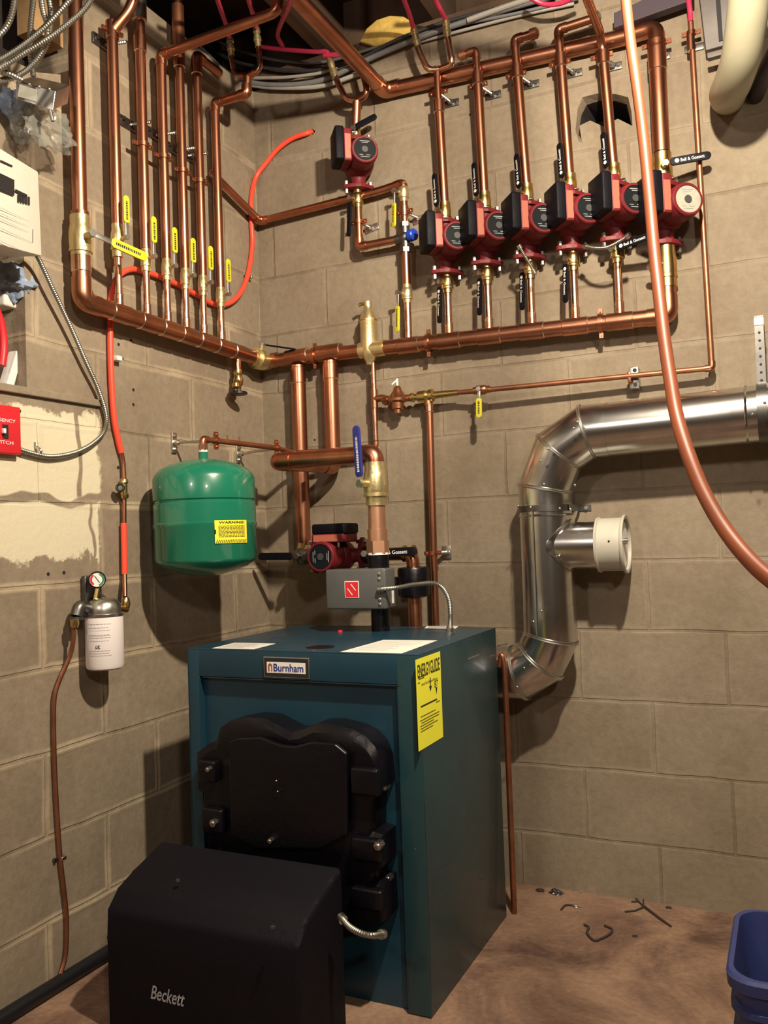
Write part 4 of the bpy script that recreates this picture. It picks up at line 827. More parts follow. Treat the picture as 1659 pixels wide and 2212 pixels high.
obj('tube',MB().tube(spline([L(160,1350,.045),L(158,1385,.04),L(150,1420,.03),L(130,1465,.018),L(118,1505,.012),L(116,1560,.010),L(118,1650,.010),L(123,1750,.010),L(130,1850,.010),L(138,1920,.010),L(144,1985,.010),L(142,2060,.010),L(130,2105,.012),L(122,2125,.014)],6),.0058,10),'copper_dull',t)
obj('flare_nut',MB().lathe(L(161,1338,.048),-Z,[(0,.011),(.012,.011),(.02,.008)],10),'brass',t)
w=L(128,1852,0); c_=thing('tube_clip','small steel clip half way down the bare copper oil tube','clip',w); obj('clip',MB().box(w+X*.009,(.018,.016,.010),None,.003),'steel',c_); obj('screw',MB().cyl(w-Y*.018,w-Y*.018+X*.008,.005,seg=8),'steel_dark',c_)
# ================================================================ BOILER
BX0,BX1,BY0,BY1,BZ=.262,.902,-.785,-.232,.800
t=thing('boiler','dark teal cast-iron boiler with black front door and yellow energy sticker','boiler',((BX0+BX1)/2,BY0,0))
k=MB(); th=.004
k.box(((BX0+BX1)/2,(BY0+BY1)/2,BZ-.002),(BX1-BX0,BY1-BY0,.004),None,.0012)
k.box((BX0+.002,(BY0+BY1)/2,BZ/2),(.004,BY1-BY0,BZ-.004)); k.box(((BX0+BX1)/2,BY1-.002,BZ/2),(BX1-BX0-.008,.004,BZ-.004))
k.box((BX0+.018,BY0+.004,BZ/2),(.036,.008,BZ-.006),None,.0015); 
k.box(((BX0+BX1)/2,BY0+.004,BZ-.036),(BX1-BX0-.06,.0078,.068),None,.0015)
obj('jacket',k,'teal_paint',t)
k=MB(); k.box((BX1-.002,(BY0+BY1)/2,BZ/2),(.004,BY1-BY0-.001,BZ-.004),None,.001); k.box((BX1-.027,BY0+.004,BZ/2),(.054,.0082,BZ-.006),None,.0015); sd_=obj('side_panel',k,'teal_side',t)
k=MB(); k.box(((BX0+BX1)/2,BY0+.020,(BZ-.07)/2),(BX1-BX0-.05,.004,BZ-.07)); obj('front_panel',k,'teal_paint',t)
k=MB(); k.box((BX0+.036,BY0+.0105,.365),(.002,.022,.72)); k.box((BX1-.054,BY0+.0105,.365),(.002,.022,.72)); k.box(((BX0+BX1)/2,BY0+.0105,BZ-.072),(BX1-BX0-.09,.022,.002)); obj('panel_return',k,'teal_paint',t)
k=MB(); k.box((BX1+.0003,BY0+.36,BZ-.055),(.001,.09,.004)); k.tube([(BX1+.001,BY1+.10,BZ-.058),(BX1+.001,BY1+.012,BZ-.052)],.0016,8); obj('seam',k,'steel',sd_)
hc=F(692,1398,BZ); obj('knockout',MB().lathe((hc.x,hc.y,BZ),Z,[(0,.036),(.0006,.036)],28),'cast_black',t)
rc=F(735,1365,BZ); obj('red_plug',MB().lathe((rc.x,rc.y,BZ),Z,[(0,.007),(.005,.006)],10),'switch_red',t)
k=MB(); cc=F(972,1370,BZ); k.lathe((cc.x,cc.y,BZ),Z,[(0,.012),(.004,.012),(.004,.009),(.016,.009)],10); obj('conduit_bushing',k,'steel',t)
# papers on top
for lab,q4 in (('white instruction sheet on the boiler top by the energy sticker',((735,1409),(828,1383),(945,1384),(868,1412))),('pale printed sheet at the left front of the boiler top',((458,1401),(507,1389),(595,1391),(548,1403))),('pale sheet at the back of the boiler top behind the conduit',((917,1358),(922,1353),(990,1353),(985,1358)))):
    pp=[F(x,y,BZ) for x,y in q4]; k=MB(); k.prism([V((p.x,p.y,BZ+.0004)) for p in pp],(0,0,.0006)); o=obj('paper_label',k,'paper',t)
    q=MB(); a,b_,c_,d_=[V((p.x,p.y,BZ+.0011)) for p in pp]; n=14
    for i in range(2,n-1):
        s=i/n; l0=a.lerp(b_,s); l1=d_.lerp(c_,s); l0,l1=l0.lerp(l1,.08),l0.lerp(l1,R.uniform(.6,.92)); q.box((l0+l1)/2,((l1-l0).length,.0028,.0003),((l1-l0).normalized(),Z.cross((l1-l0).normalized()),Z))
    obj('print',q,'grey_ink',o)
# badge
bc=V((B(620,1442,-BY0).x,BY0,B(620,1442,-BY0).z)); bw=.128; bh=.050
k=MB(); k.box(bc-Y*.002,(bw,.004,bh),None,.001); bd=obj('name_badge',k,'steel',t); obj('badge_field',MB().box(bc-Y*.0042,(bw-.005,.001,bh-.005)),'black_ink',bd); obj('badge_plate',MB().box(bc-Y*.0048,(bw-.020,.001,bh-.024)),'white_plain',bd)
text('badge_lettering','Burnham',.0185,bc+V((-.034,-.0055,-.009)),X,Z,'blue_grip',bd,bold=.012,w=.083)
k=MB(); k.prism([bc+V((a_,-.0056,b_)) for a_,b_ in ((-.050,-.0095),(-.050,.006),(-.044,.0105),(-.038,.006),(-.038,-.0095),(-.041,-.0095),(-.041,.004),(-.046,.004),(-.046,-.0095))],(0,-.0004,0)); obj('badge_emblem',k,'hose',bd)
# energy guide sticker on side
sy0=atx0=L(897,1420,BX1).y; sy1=L(950,1408,BX1).y; sz1=L(897,1424,BX1).z; szt=L(952,1408,BX1).z; szb=L(905,1623,BX1).z
sw=abs(sy1-sy0); ztp=min(BZ-.008,(sz1+szt)/2); sh=ztp-szb
k=MB(); o0=V((BX1+.0006,sy0,szb)); k.box(V((BX1+.0004,(sy0+sy1)/2,(ztp+szb)/2)),(.0008,sw,sh)); es=obj('energy_sticker',k,'yellow_paper',t)
text('sticker_title','ENERGYGUIDE',.030,o0+V((0,sw*.05,sh-.042)),Y,Z,'black_ink',es,bold=.014,w=sw*.90)
k=MB(); k.box(V((BX1+.0012,sy0+sw*.54,szb+sh-.062)),(.0004,.004,.022)); k.prism([V((BX1+.001,sy0+sw*.54+a_,szb+sh-.076+b_)) for a_,b_ in ((-.008,.006),(.008,.006),(0,-.006))],(.0004,0,0)); k.prism([V((BX1+.001,sy0+sw*.78+a_,szb+sh*.555+b_)) for a_,b_ in ((-.005,.010),(.005,.010),(0,-.006))],(.0004,0,0))
k.box(V((BX1+.0012,sy0+sw*.46,szb+sh*.47)),(.0004,sw*.66,.003)); rows=[]
for yy in (.36,.32,.29,.26,.23,.20): rows.append((sw*R.uniform(.08,.14),sw*R.uniform(.55,.86),sh*yy,.0009))
rows+=[(sw*.08,sw*.40,sh*.80,.0016),(sw*.08,sw*.3,sh*.78,.0016),(sw*.62,sw*.92,sh*.80,.0016),(sw*.75,sw*.9,sh*.44,.004),(sw*.05,sw*.12,sh*.74,.002)]
rows=[(a_,b_,c_,min(d_,.0012)) for a_,b_,c_,d_ in rows]; strips(k,o0+X*.0006,Y,Z,rows); obj('print',k,'black_ink',es)
text('sticker_number','87',.016,o0+V((0,sw*.70,sh*.61)),Y,Z,'black_ink',es,bold=.0); text('sticker_caption','Annual Fuel Utilization Efficiency',.008,o0+V((0,sw*.18,sh*.685)),Y,Z,'black_ink',es,w=sw*.66)
# black cast front door
ol=[(452,1800),(440,1760),(444,1700),(430,1690),(428,1625),(455,1605),(470,1600),(478,1572),(500,1556),(540,1549),(578,1552),(605,1566),(632,1580),(655,1576),(685,1563),(720,1563),(765,1575),(792,1590),(812,1612),(824,1642),(828,1700),(810,1722),(808,1795),(830,1802),(832,1868),(812,1876),(812,1900),(832,1906),(836,1985),(700,2010),(560,1990),(452,1960)]
plate=[B(x,y,-BY0+.046)+V((0,.046,0)) for x,y in ol]; cz=sum(plate,V())/len(plate)
k=MB(); front=[cz+(p-cz)*.965+V((0,-.062,-.012)) for p in plate]; mid=[p+V((0,-.050,0)) for p in plate]
k.loft([[p+V((0,.016,0)) for p in plate],mid,front],True)
dr=obj('cast_door',k,'cast_black',t)
inner=[(500,1640),(500,1600),(520,1592),(570,1590),(610,1606),(640,1610),(680,1600),(730,1604),(755,1625),(755,1800),(700,1830),(560,1830),(505,1800)]
k=MB(); k.prism([B(x,y,-BY0+.070) for x,y in inner],(0,-.014,0),.005); obj('raised_panel',k,'cast_black',dr)
for (x0_,y0_,x1_,y1_) in ((760,1655,822,1720),(762,1805,828,1862),(762,1912,830,1965),(432,1640,470,1690),(440,1742,486,1800)):
    a=B(x0_,y0_,-BY0+.07); b_=B(x1_,y1_,-BY0+.07); obj('lug',MB().box((a+b_)/2,(abs(b_.x-a.x),.024,abs(a.z-b_.z)),None,.006),'cast_black',dr)
for x,y,o_,r_ in ((451,1661,.092,.0062),(462,1777,.092,.009),(585,1815,.094,.006),(832,1699,.02,.0085),(818,1826,.092,.0100),(840,1897,.02,.0080)):
    p=B(x,y,-BY0+o_-.004); k=MB(); k.hexn(p+Y*.012,p-Y*.006,r_); k.ball(p-Y*.006,r_*.6,(1,.6,1),10); obj('bolt',k,'steel',dr)
for x,y in ((597,1687),(600,1710)): p=B(x,y,-BY0+.090); obj('rivet',MB().ball(p,.0025,seg=8),'steel',dr)
# burner cover
cx0,cx1=.256,.752; cy=-1.085
t=thing('burner_cover','black plastic burner cover on the floor in front of the boiler','cover',((cx0+cx1)/2,cy,0))
pr=[(BY0-.11,0),(BY0-.11,.352),(BY0-.15,.338),(-1.00,.318),(-1.05,.298),(cy,.262),(cy-.004,.20),(cy-.002,.0)]
k=MB(); k.prism([V((cx0,a_,b_)) for a_,b_ in pr],(cx1-cx0,0,0),.012); sh_=obj('shell',k,'cover_black',t)
tp_=B(330,2150,1.083); text('cover_lettering','Beckett',.030,V((tp_.x,cy-.004,B(330,2152,1.08).z)),X,Z,'grey_ink',sh_,bold=.014,shear=.35,w=B(406,2165,1.08).x-tp_.x,lift=.001)
for x,y in ((385,1910),(590,2007)): 
    p=F(x,y,.318) if y<1950 else F(x,y,.30); obj('screw',MB().lathe((p.x,p.y,.325 if y<1950 else .303),Z,[(0,.006),(.004,.005),(.005,.003)],10),'steel_dark',t)
t=thing('burner','black oil burner housing between cover and boiler door','burner',(.5,BY0-.1,.2)); obj('housing',MB().box((.51,BY0-.088,.17),(.40,.040,.28),None,.008),'cast_black',t)
conduit('burner_conduit',[B(738,1983,.98),B(755,2002,1.0),B(780,2016,1.01),B(805,2021,1.0),B(826,2018,.96)],.0068,'short ribbed conduit sagging at the right of the burner cover')
# thin copper line at the boiler's right rear
t=thing('copper_relief_pipe','thin bare copper pipe running down behind the right rear of the boiler','pipe',B(1086,1410,.2)); obj('pipe',MB().tube([B(1078,1440,.207),B(1084,1408,.207),B(1090,1440,.207),V((B(1106,1850,.207).x,-.207,.0))],.0085,12,.02),'copper_dull',t)
# dark hose on floor along left wall
tag(obj('floor_pipe',MB().tube([V((.022,-.80,.018)),V((.022,-1.6,.018))],.018,12),'black_rubber'),'dark pipe lying along the foot of the left wall','pipe')
# ================================================================ FLUE
FY=-.112; fr=.0755; ft=B(1182,1000,-FY); fxx=ft.x-.010; f0=B(1246,940,-FY); f1=B(1659,893,-FY); fzz=(f0.z+f1.z)/2
t=thing('flue_pipe','silver galvanised flue pipe rising beside the boiler and running right along the wall','flue pipe',(fxx,FY,.75))
def gore(pts,r,parent,m='galvanised'): # mitred elbow segments, every joint cut on its mitre plane
    pts=[V(p) for p in pts]; seg=40; x,y,_=frame(pts[1]-pts[0]); rings=[]; k=MB()
    cur=[pts[0]+x*r*math.cos(2*math.pi*j/seg)+y*r*math.sin(2*math.pi*j/seg) for j in range(seg)]; rings.append(cur)
    for i in range(1,len(pts)):
        dd=(pts[i]-pts[i-1]).normalized(); nn=dd if i==len(pts)-1 else (dd+(pts[i+1]-pts[i]).normalized()).normalized()
        cur=[c_+dd*((pts[i]-c_).dot(nn)/dd.dot(nn)) for c_ in cur]; rings.append(cur)
    k.loft(rings,False); o=obj('elbow',k,m,parent)
    q=MB()
    for i in range(1,len(pts)-1):
        nn=((pts[i]-pts[i-1]).normalized()+(pts[i+1]-pts[i]).normalized()).normalized(); q.loft([[pts[i]+(c_-pts[i])*f_+nn*h_ for c_ in rings[i]] for h_,f_ in ((-.005,1),(-.0035,1.045),(-.001,1.012),(.001,1.012),(.0035,1.045),(.005,1))],False)
    objs('crimp_ring',q,'steel',o); return o
def gore_old(pts,r,parent,m='galvanised'):
    k=MB(); k.tube(pts,r,40,caps=False); o=obj('elbow',k,m,parent)
    q=MB()
    for i in range(1,len(pts)-1):
        a=V(pts[i-1]);p=V(pts[i]);b_=V(pts[i+1]); dd=((p-a).normalized()+(b_-p).normalized()).normalized(); 
        q.lathe(p-dd*.005,dd,[(0,r*1.0),(.0015,r*1.045),(.004,r*1.015),(.006,r*1.015),(.0085,r*1.045),(.010,r*1.0)],40,False)
    obj('crimp_ring',q,'steel',o); return o
kk=.185
ang=[0,.5,1.07,math.pi/2]
cxq=fxx+.15; czq=fzz-.15; el1=[V((cxq-.15*math.cos(a),FY,czq+.15*math.sin(a))) for a in (0,math.pi/6,math.pi/3,math.pi/2)]
el1=[V((fxx,FY,czq-.045)),V((fxx,FY,czq-.005)),V((fxx+.045,FY,czq+.100)),V((cxq-.02,FY,fzz)),V((cxq+.04,FY,fzz))]
gore(el1,fr,t)
k=MB(); k.tube([(cxq+.035,FY,fzz),(1.66,FY,fzz+.01)],fr-.0008,40,caps=False); k.lathe((1.57,FY,fzz+.008),X,[(0,fr),(.002,fr+.0035),(.006,fr)],40,False); obj('horizontal_pipe',k,'galvanised',t)
k=MB(); k.tube([(1.60,FY,fzz+.01),(2.6,FY,fzz+.03)],fr+.0022,40,caps=False); obj('horizontal_pipe',k,'galvanised',t)
zlow=B(1180,1345,-FY).z
k=MB(); k.tube([(fxx,FY,czq-.04),(fxx,FY,zlow)],fr-.0008,40,caps=False); k.lathe((fxx,FY,czq-.085),Z,[(0,fr),(.002,fr+.004),(.006,fr)],40,False); ver=obj('vertical_pipe',k,'galvanised',t)
k=MB(); k.box((fxx-.02,FY-fr-.0006,(czq-.1+zlow)/2),(.004,.0016,.35)); obj('seam',k,'steel',ver)
lb0=V((fxx,FY,zlow+.02)); 
zc_=B(1105,1452,-FY).z; low=[lb0+V((0,0,.03)),V((fxx,FY,zc_+.105)),V((fxx-.032,FY,zc_+.040)),V((fxx-.095,FY,zc_)),V((fxx-.34,FY,zc_))]
gore(low[:-1]+[low[-1]],fr,t)
k=MB()
for px,py,o_ in ((1247,911,.235),(1239,925,.235),(1183,969,.235),(1168,995,.235),(1242,1048,.20),(1175,1046,.235),(1170,1320,.235),(1152,1343,.23),(1119,1093,.18),(1146,1096,.22),(1209,1098,.235),(1232,1100,.2),(1132,1443,.22),(1117,1484,.22),(1652,870,.235),(1625,895,.237)):
    p=B(px,py,o_); k.ball(p,.0038,seg=8)
objs('screw',k,'steel',t)
# strap on vertical
zst=B(1180,1096,-FY-.0).z-.004
t=thing('flue_strap','perforated steel strap around the vertical flue, screwed to the wall','strap',(fxx,FY,zst))
k=MB(); k.lathe((fxx,FY,zst-.009),Z,[(0,fr+.0010),(0,fr+.0022),(.018,fr+.0022),(.018,fr+.0010)],40,False); px_=fxx+fr; k.box((px_+.0,FY/2-.02,zst),(.002,.13,.018)); k.box((px_+.014,-.002,zst),(.036,.003,.018)); obj('band',k,'steel_dark',t)
obj('wall_screw',MB().hexn((px_+.018,0,zst),(px_+.018,-.010,zst),.006),'steel',t)
# tee + damper
tzz=B(1240,1175,-FY-.0).z; tz_=B(1290,1178,.20).z
tr=.0665; xe=B(1288,1178,.175).x
t=thing('flue_tee','silver side outlet branching right from the vertical flue','duct',(fxx,FY,tz_))
rg=[]; n=40
def saddle(a): 
    yy=math.sin(a)*tr; zz=math.cos(a)*tr; return V((fxx+math.sqrt(max(0,(fr+.002)**2-yy*yy)),FY+yy,tz_+zz))
rA=[saddle(2*math.pi*i/n)-V((.004,0,0)) for i in range(n)]; rB=[V((xe,FY+math.sin(2*math.pi*i/n)*tr,tz_+math.cos(2*math.pi*i/n)*tr)) for i in range(n)]
k=MB(); k.loft([rA,rB],False); obj('branch_pipe',k,'galvanised',t)
sd2=[V((fxx+math.sqrt(max(0,(fr+.002)**2-min(fr,abs(math.sin(a)*(tr+.010)))**2)),FY+math.sin(a)*(tr+.010),tz_+math.cos(a)*(tr+.010))) for a in [2*math.pi*i/n for i in range(n)]]
k=MB(); k.loft([sd2,[p+V((.0015,0,0)) for p in sd2],rA],False); obj('collar',k,'galvanised',t)
k=MB(); 
for a in (.9,2.2,4.3): k.ball(saddle(a)+V((.002,-.004,0)),.0036,seg=8)
for a in (3.6,5.4): k.ball(V((xe-.006,FY+math.sin(a)*tr,tz_+math.cos(a)*tr)),.0036,seg=8)
objs('rivet',k,'steel',t)
dx1=B(1343,1178,.175).x
t=thing('draft_damper','cream barometric damper ring on the end of the flue outlet','damper',(xe,FY,tz_))
k=MB(); dd=.074; k.lathe((xe-.006,FY,tz_),X,[(.0,dd-.005),(0,dd+.003),(.005,dd+.004),(.008,dd),(dx1-xe,dd),(dx1-xe+.002,dd+.006),(dx1-xe+.006,dd+.008),(dx1-xe+.010,dd+.006),(dx1-xe+.009,dd-.002),(.02,dd-.006)],48,False); obj('ring',k,'cream_damper',t)
ang_=.30; k=MB(); pc=V((dx1-.006,FY,tz_)); k.lathe(pc,V((1,0,-.0)),[(0,.064),(.0016,.064)],40); k.cyl(pc+V((.002,0,.006)),pc+V((.012,0,.006)),.007); obj('flap',k,'white_plain',t)
obj('pivot_weight',MB().cyl(pc+V((.002,-.02,.01)),pc+V((.016,-.02,.01)),.006),'steel',t); k=MB(); k.ball(V(((xe+dx1)/2+.002,FY-math.sqrt(dd*dd-.010**2),tz_+.010)),.003,seg=8); obj('screw_hole',k,'black_ink',t)
# hanging strap at right
h0=B(1637,680,.155); h1=B(1645,838,.155)
t=thing('hanger_strap','perforated steel strap with white top holding the flue at far right','strap',h1); xh=(h0.x+h1.x)/2
k=MB(); k.box(V((xh,-.10,(h0.z+1.36+fr)/2-.0)),(.022,.002,h0.z-1.36-fr+.02)); obj('strap',k,'steel_dark',t)
k=MB(); 
for i in range(9): k.lathe((xh,-.1012,h0.z-.035-i*.021),-Y,[(0,.0035),(.0004,.0035)],8)
obj('holes',k,'black_ink',t); obj('white_end',MB().box((xh,-.101,h0.z-.006),(.024,.004,.020),None,.002),'white_plain',t); k=MB(); k.lathe((xh-.012,FY,fzz+.01),X,[(0,fr+.0026),(0,fr+.004),(.024,fr+.004),(.024,fr+.0026)],40,False); k.box((xh,-.05,h0.z-.0),(.022,.10,.002)); objs('loop',k,'steel_dark',t)
# ================================================================ RIGHT SIDE THINGS
hs=[(1335,-800,1.36),(1338,-500,1.36),(1343,-250,1.36),(1348,-60,1.35),(1352,0,1.34),(1362,90,1.32),(1376,190,1.29),(1390,300,1.26),(1402,420,1.22),(1413,540,1.17),(1424,640,1.12),(1436,740,1.07),(1448,820,1.03),(1462,900,.99),(1486,980,.94),(1518,1060,.90),(1560,1135,.86),(1610,1200,.82),(1665,1252,.79),(1740,1300,.76),(1900,1380,.74)]
tag(obj('hose',MB().tube(spline([D(x,y,k_) for x,y,k_ in hs],6),.0080,16),'hose'),'orange-brown hose hanging in front of the pumps and curving away right','hose')
pp=[D(1655,-140,1.80),D(1640,-40,1.86),D(1632,40,1.90),D(1615,130,1.96),D(1592,190,2.02),D(1570,215,2.12),D(1560,222,2.26)]
pp=[B(1672,-120,.62),B(1648,-20,.56),B(1632,60,.50),B(1618,130,.42),B(1598,185,.30),B(1588,212,.16),B(1590,222,.0)]
pp=[B(1640,-120,.42),B(1622,-30,.38),B(1612,50,.34),B(1600,125,.28),B(1582,180,.19),B(1572,200,.10),B(1574,212,-.02)]
t=thing('plastic_pipe','wide pale plastic pipe coming down at top right and bending into the wall','pipe',pp[3]); obj('pipe',MB().tube(spline(pp,8),.047,28),'pvc',t)
tag(obj('dark_pipe',MB().tube([B(1700,60,.25),B(1655,150,.12),B(1632,210,.0)],.020,14),'pvc_dark'),'dark pipe slanting into the wall behind the pale plastic pipe','pipe')
t=thing('metal_box','grey metal box high on the wall beside the pale plastic pipe','box',B(1540,60,.03))
k=MB(); k.prism([B(x,y,.005) for x,y in ((1508,-40),(1600,-60),(1612,105),(1528,128))],(0,-.05,0),.003); obj('case',k,'box_grey',t); k=MB(); k.prism([B(x,y,.056) for x,y in ((1528,122),(1606,101),(1608,112),(1530,134))],(0,-.02,0),.002); obj('lip',k,'box_grey',t); k=MB(); k.prism([B(x,y,.056) for x,y in ((1546,0),(1556,-2),(1562,88),(1553,90))],(0,-.002,0)); obj('slot',k,'black_ink',t)
# blue pail
pz=.345; c0=F(1566,1956,pz); c3=F(1560,2108,pz); px0=min(c0.x,c3.x)+.024; py1=c0.y; py0=c3.y; wX=.30
def rr_(x0_,x1_,y0_,y1_,rad,z,n=6):
    o=[]
    for cx_,cy_,a0 in ((x1_-rad,y1_-rad,0),(x0_+rad,y1_-rad,90),(x0_+rad,y0_+rad,180),(x1_-rad,y0_+rad,270)):
        for i in range(n+1): a=math.radians(a0+90*i/n); o.append(V((cx_+rad*math.cos(a),cy_+rad*math.sin(a),z)))
    return o
def rl(ins,z): return rr_(px0+ins,px0+wX-ins,py0+ins,py1-ins,.045,z)
t=thing('plastic_pail','open blue square plastic pail at the lower right corner','pail',(px0+wX/2,(py0+py1)/2,0))
obj('shell',MB().loft([rl(.028,0.0),rl(.014,.18),rl(.006,.235),rl(.0,.238),rl(.0,.248),rl(.006,.250),rl(.005,.280),rl(-.002,.283),rl(-.002,.293),rl(.004,.296),rl(.003,.318),rl(-.006,.322),rl(-.007,.340),rl(-.003,pz),rl(.004,pz),rl(.007,.32),rl(.020,.18),rl(.032,.006)],True),'bucket_blue',t)
# ================================================================ FAR LEFT: carton, junction box, cables, switch
rz=2.03
qt=D(82,371,rz); qb=D(90,553,rz); lt=D(-160,222,1.50); lbm=D(-160,486,1.50)
nrm=((lt-qt).cross(qb-qt)).normalized()
if nrm.x>0: nrm=-nrm
t=thing('carton','white printed carton with barcode hung above the niche at far left','box',qb)
k=MB(); dv_=nrm*.16; k.prism([qt,qb,lbm,lt],dv_,.002); cs=obj('box',k,'white_card',t)
ux=(lt-qt).normalized()*-1; uy=(qt-qb).normalized(); uy=(uy-ux*uy.dot(ux)).normalized(); fo=ux.cross(uy)
if fo.dot(CAM-qt)<0: fo=-fo
o0=qb+fo*.0006; q=MB()
def ink(px0_,py0_,px1_,py1_,m_=q):
    def hit(x,y): r_=ray(x,y); return CAM+r_*((qt-CAM).dot(fo)/r_.dot(fo))
    a,b_,c_,d_=hit(px0_,py0_),hit(px1_,py0_+(px1_-px0_)*.48),hit(px1_,py1_+(px1_-px0_)*.46),hit(px0_,py1_); m_.prism([p+fo*.0008 for p in (a,b_,c_,d_)],fo*.0004)
ink(-30,360,30,396); 
for i in range(5): ink(38+i*5.5,418+i*1.5,41.5+i*5.5,436+i*1.5)
ink(32,408,58,414); ink(0,345,26,349)
obj('print',q,'black_ink',cs); q=MB()
for y0_ in (448,460,472): ink(0,y0_,62,y0_+1.2,q)
ink(0,492,70,493.2,q); ink(0,520,70,521.2,q); ink(70,494,71,523,q); obj('fine_print',q,'grey_ink',cs)
# armoured cables top left
def P2(x,y,k_): return D(x,y,k_)
ca=[([P2(175,-40,1.9),P2(150,0,1.9),P2(95,60,1.9),P2(40,105,1.88),P2(-20,140,1.85)],'armoured cable crossing down left, upper of the crossing pair'),
([P2(215,-60,1.92),P2(190,10,1.92),P2(130,65,1.9),P2(60,110,1.88),P2(-20,160,1.85)],'armoured cable crossing down left, lower of the crossing pair'),
([P2(75,-40,1.95),P2(72,0,1.95),P2(66,60,1.96),P2(65,110,1.97),P2(72,165,1.98)],'armoured cable dropping straight into the junction box'),
([P2(35,-40,1.8),P2(28,20,1.8),P2(12,60,1.8),P2(-25,95,1.8)],'armoured cable curving out at the far upper left corner'),
([P2(85,-40,1.96),P2(92,20,1.96),P2(102,55,1.96),P2(98,95,1.97),P2(72,138,1.97),P2(35,165,1.95),P2(-20,178,1.92)],'armoured cable looping down and left toward the box'),
([P2(100,-30,1.98),P2(110,30,1.98),P2(104,85,1.98),P2(85,125,1.98),P2(70,145,1.98)],'armoured cable in the inner loop above the junction box'),
([P2(-20,150,1.9),P2(15,158,1.92),P2(45,172,1.95)],'short armoured cable entering the box from the left')]
for pts,lab in ca: conduit('armoured_cable',pts,.0068,lab,pitch=.0058,n=8,cat='cable',group='armoured cables at the upper left',ends=False)
t=thing('junction_box','open steel junction box with wires, tilted, at the upper left','electrical box',P2(95,210,2.0))
a=P2(34,176,2.0); b_=P2(120,196,2.0); c_=P2(114,238,2.0); d_=P2(34,213,2.0); dp=(P2(152,184,2.09)-b_)
k=MB(); k.prism([a,b_,c_,d_],dp,.002); obj('case',k,'steel',t)
fo2=(b_-a).cross(d_-a).normalized(); fo2=fo2 if fo2.dot(CAM-a)>0 else -fo2
k=MB(); k.prism([p+fo2*.001 for p in (a.lerp(c_,.12),a.lerp(b_,.55).lerp(d_.lerp(c_,.55),.2),a.lerp(b_,.55).lerp(d_.lerp(c_,.55),.85),d_.lerp(a,.15).lerp(c_,.06))],fo2*.002); obj('cover_plate',k,'nameplate_light',t)
k=MB()
for i in range(4): p=a.lerp(b_,.1+.25*i)+fo2*.002; k.ball(p,.0035,seg=8)
k.cyl(P2(108,238,2.0),P2(114,262,2.0),.004); objs('screw',k,'steel',t)
for i,(cc_,sc_,lab,m_) in enumerate((((55,262),(.035,.03,.05),'crumpled clear plastic bag under the junction box','bag_clear'),((105,280),(.03,.06,.045),'clear plastic bag end trailing right behind the first riser','bag_clear'),((25,225),(.03,.03,.03),'crumpled bluish bag left of the junction box','bag_blue'),((22,612),(.05,.045,.045),'pale blue plastic packet inside the niche','bag_blue'))):
    t_=bmesh.new(); bmesh.ops.create_icosphere(t_,subdivisions=4,radius=1); c3_=P2(*cc_,2.08 if i<3 else 2.12)
    for v_ in t_.verts:
        n_=noise.noise(v_.co*2.3+V((i*5,0,0)))*.5+abs(noise.noise(v_.co*5+V((i*3,1,0))))*.35; w_=v_.co*(1+n_); v_.co=c3_+V((w_.x*sc_[0],w_.y*sc_[1],w_.z*sc_[2]))
    q=MB(); q.bm=t_; tag(obj('plastic_bag',q,m_),lab,'bag')
# niche contents
ny=L(35,780,0).y
k=MB(); a_=L(12,838,-.03); b3=L(28,838,-.05); c3=L(55,728,-.05); d3=L(46,732,-.03); k.prism([L(12,838,-.03),L(30,838,-.03),L(56,738,-.03),L(46,728,-.03)],(-.03,0,0),.002); tag(obj('white_board',k,'white_plain'),'white plastic panel leaning in the niche at far left','panel')
k=MB(); k.tube(spline([L(-12,660,-.02),L(2,700,-.02),L(8,745,-.02),L(4,790,-.02)],6),.010,12); tag(obj('red_handle',k,'switch_red'),'red tool handle standing in the niche at far left','tool')
k=MB(); k.box(L(30,740,-.12)+V((0,-.02,0)),(.10,.08,.12),None,.01); tag(obj('dark_case',k,'black_plastic'),'dark case at the back of the niche behind the white panel','case')
k=MB(); a_=L(26,660,-.06); k.box(a_,(.06,.10,.03),None,.006); tag(obj('clear_jar',k,'paper'),'pale folded packet beneath the blue one in the niche','packet')
# switch plate
sw=L(8,932,.0); t=thing('emergency_switch','red emergency switch plate at the left edge','switch',sw)
pts4=[L(-30,884,.0),L(30,882,.0),L(28,984,.0),L(-30,978,.0)]; y0_=pts4[1].y; z1_=(pts4[1].z); z0_=(pts4[2].z)
obj('plate',MB().box(V((.012,y0_-.055,(z0_+z1_)/2)),(.022,.11,z1_-z0_),None,.004),'switch_red',t)
tc_=L(12,932,.024); obj('toggle_slot',MB().box(V((.0235,tc_.y,tc_.z)),(.002,.016,.032)),'black_ink',t); obj('toggle',MB().box(V((.028,tc_.y-.008,tc_.z)),(.010,.007,.012),None,.002),'white_plain',t)
text('plate_word','EMERGENCY',.008,V((.0232,y0_-.102,z1_-.040)),Y,Z,'white_ink',t,bold=.01,w=.085,lift=.0006); text('plate_word','SWITCH',.008,V((.0232,y0_-.085,z0_+.022)),Y,Z,'white_ink',t,bold=.01,w=.06,lift=.0006)
conduit('armoured_cable',[L(60,520,.06),L(84,560,.04),L(112,620,.035),L(150,700,.03),L(185,780,.025),L(212,840,.02),L(229,895,.016),L(226,930,.014),L(200,958,.013),L(160,978,.013),L(110,986,.013),L(65,978,.013),L(30,966,.014)],.0062,'armoured cable from the carton curving down to the red switch',pitch=.0052,n=8,cat='cable',ends=False)
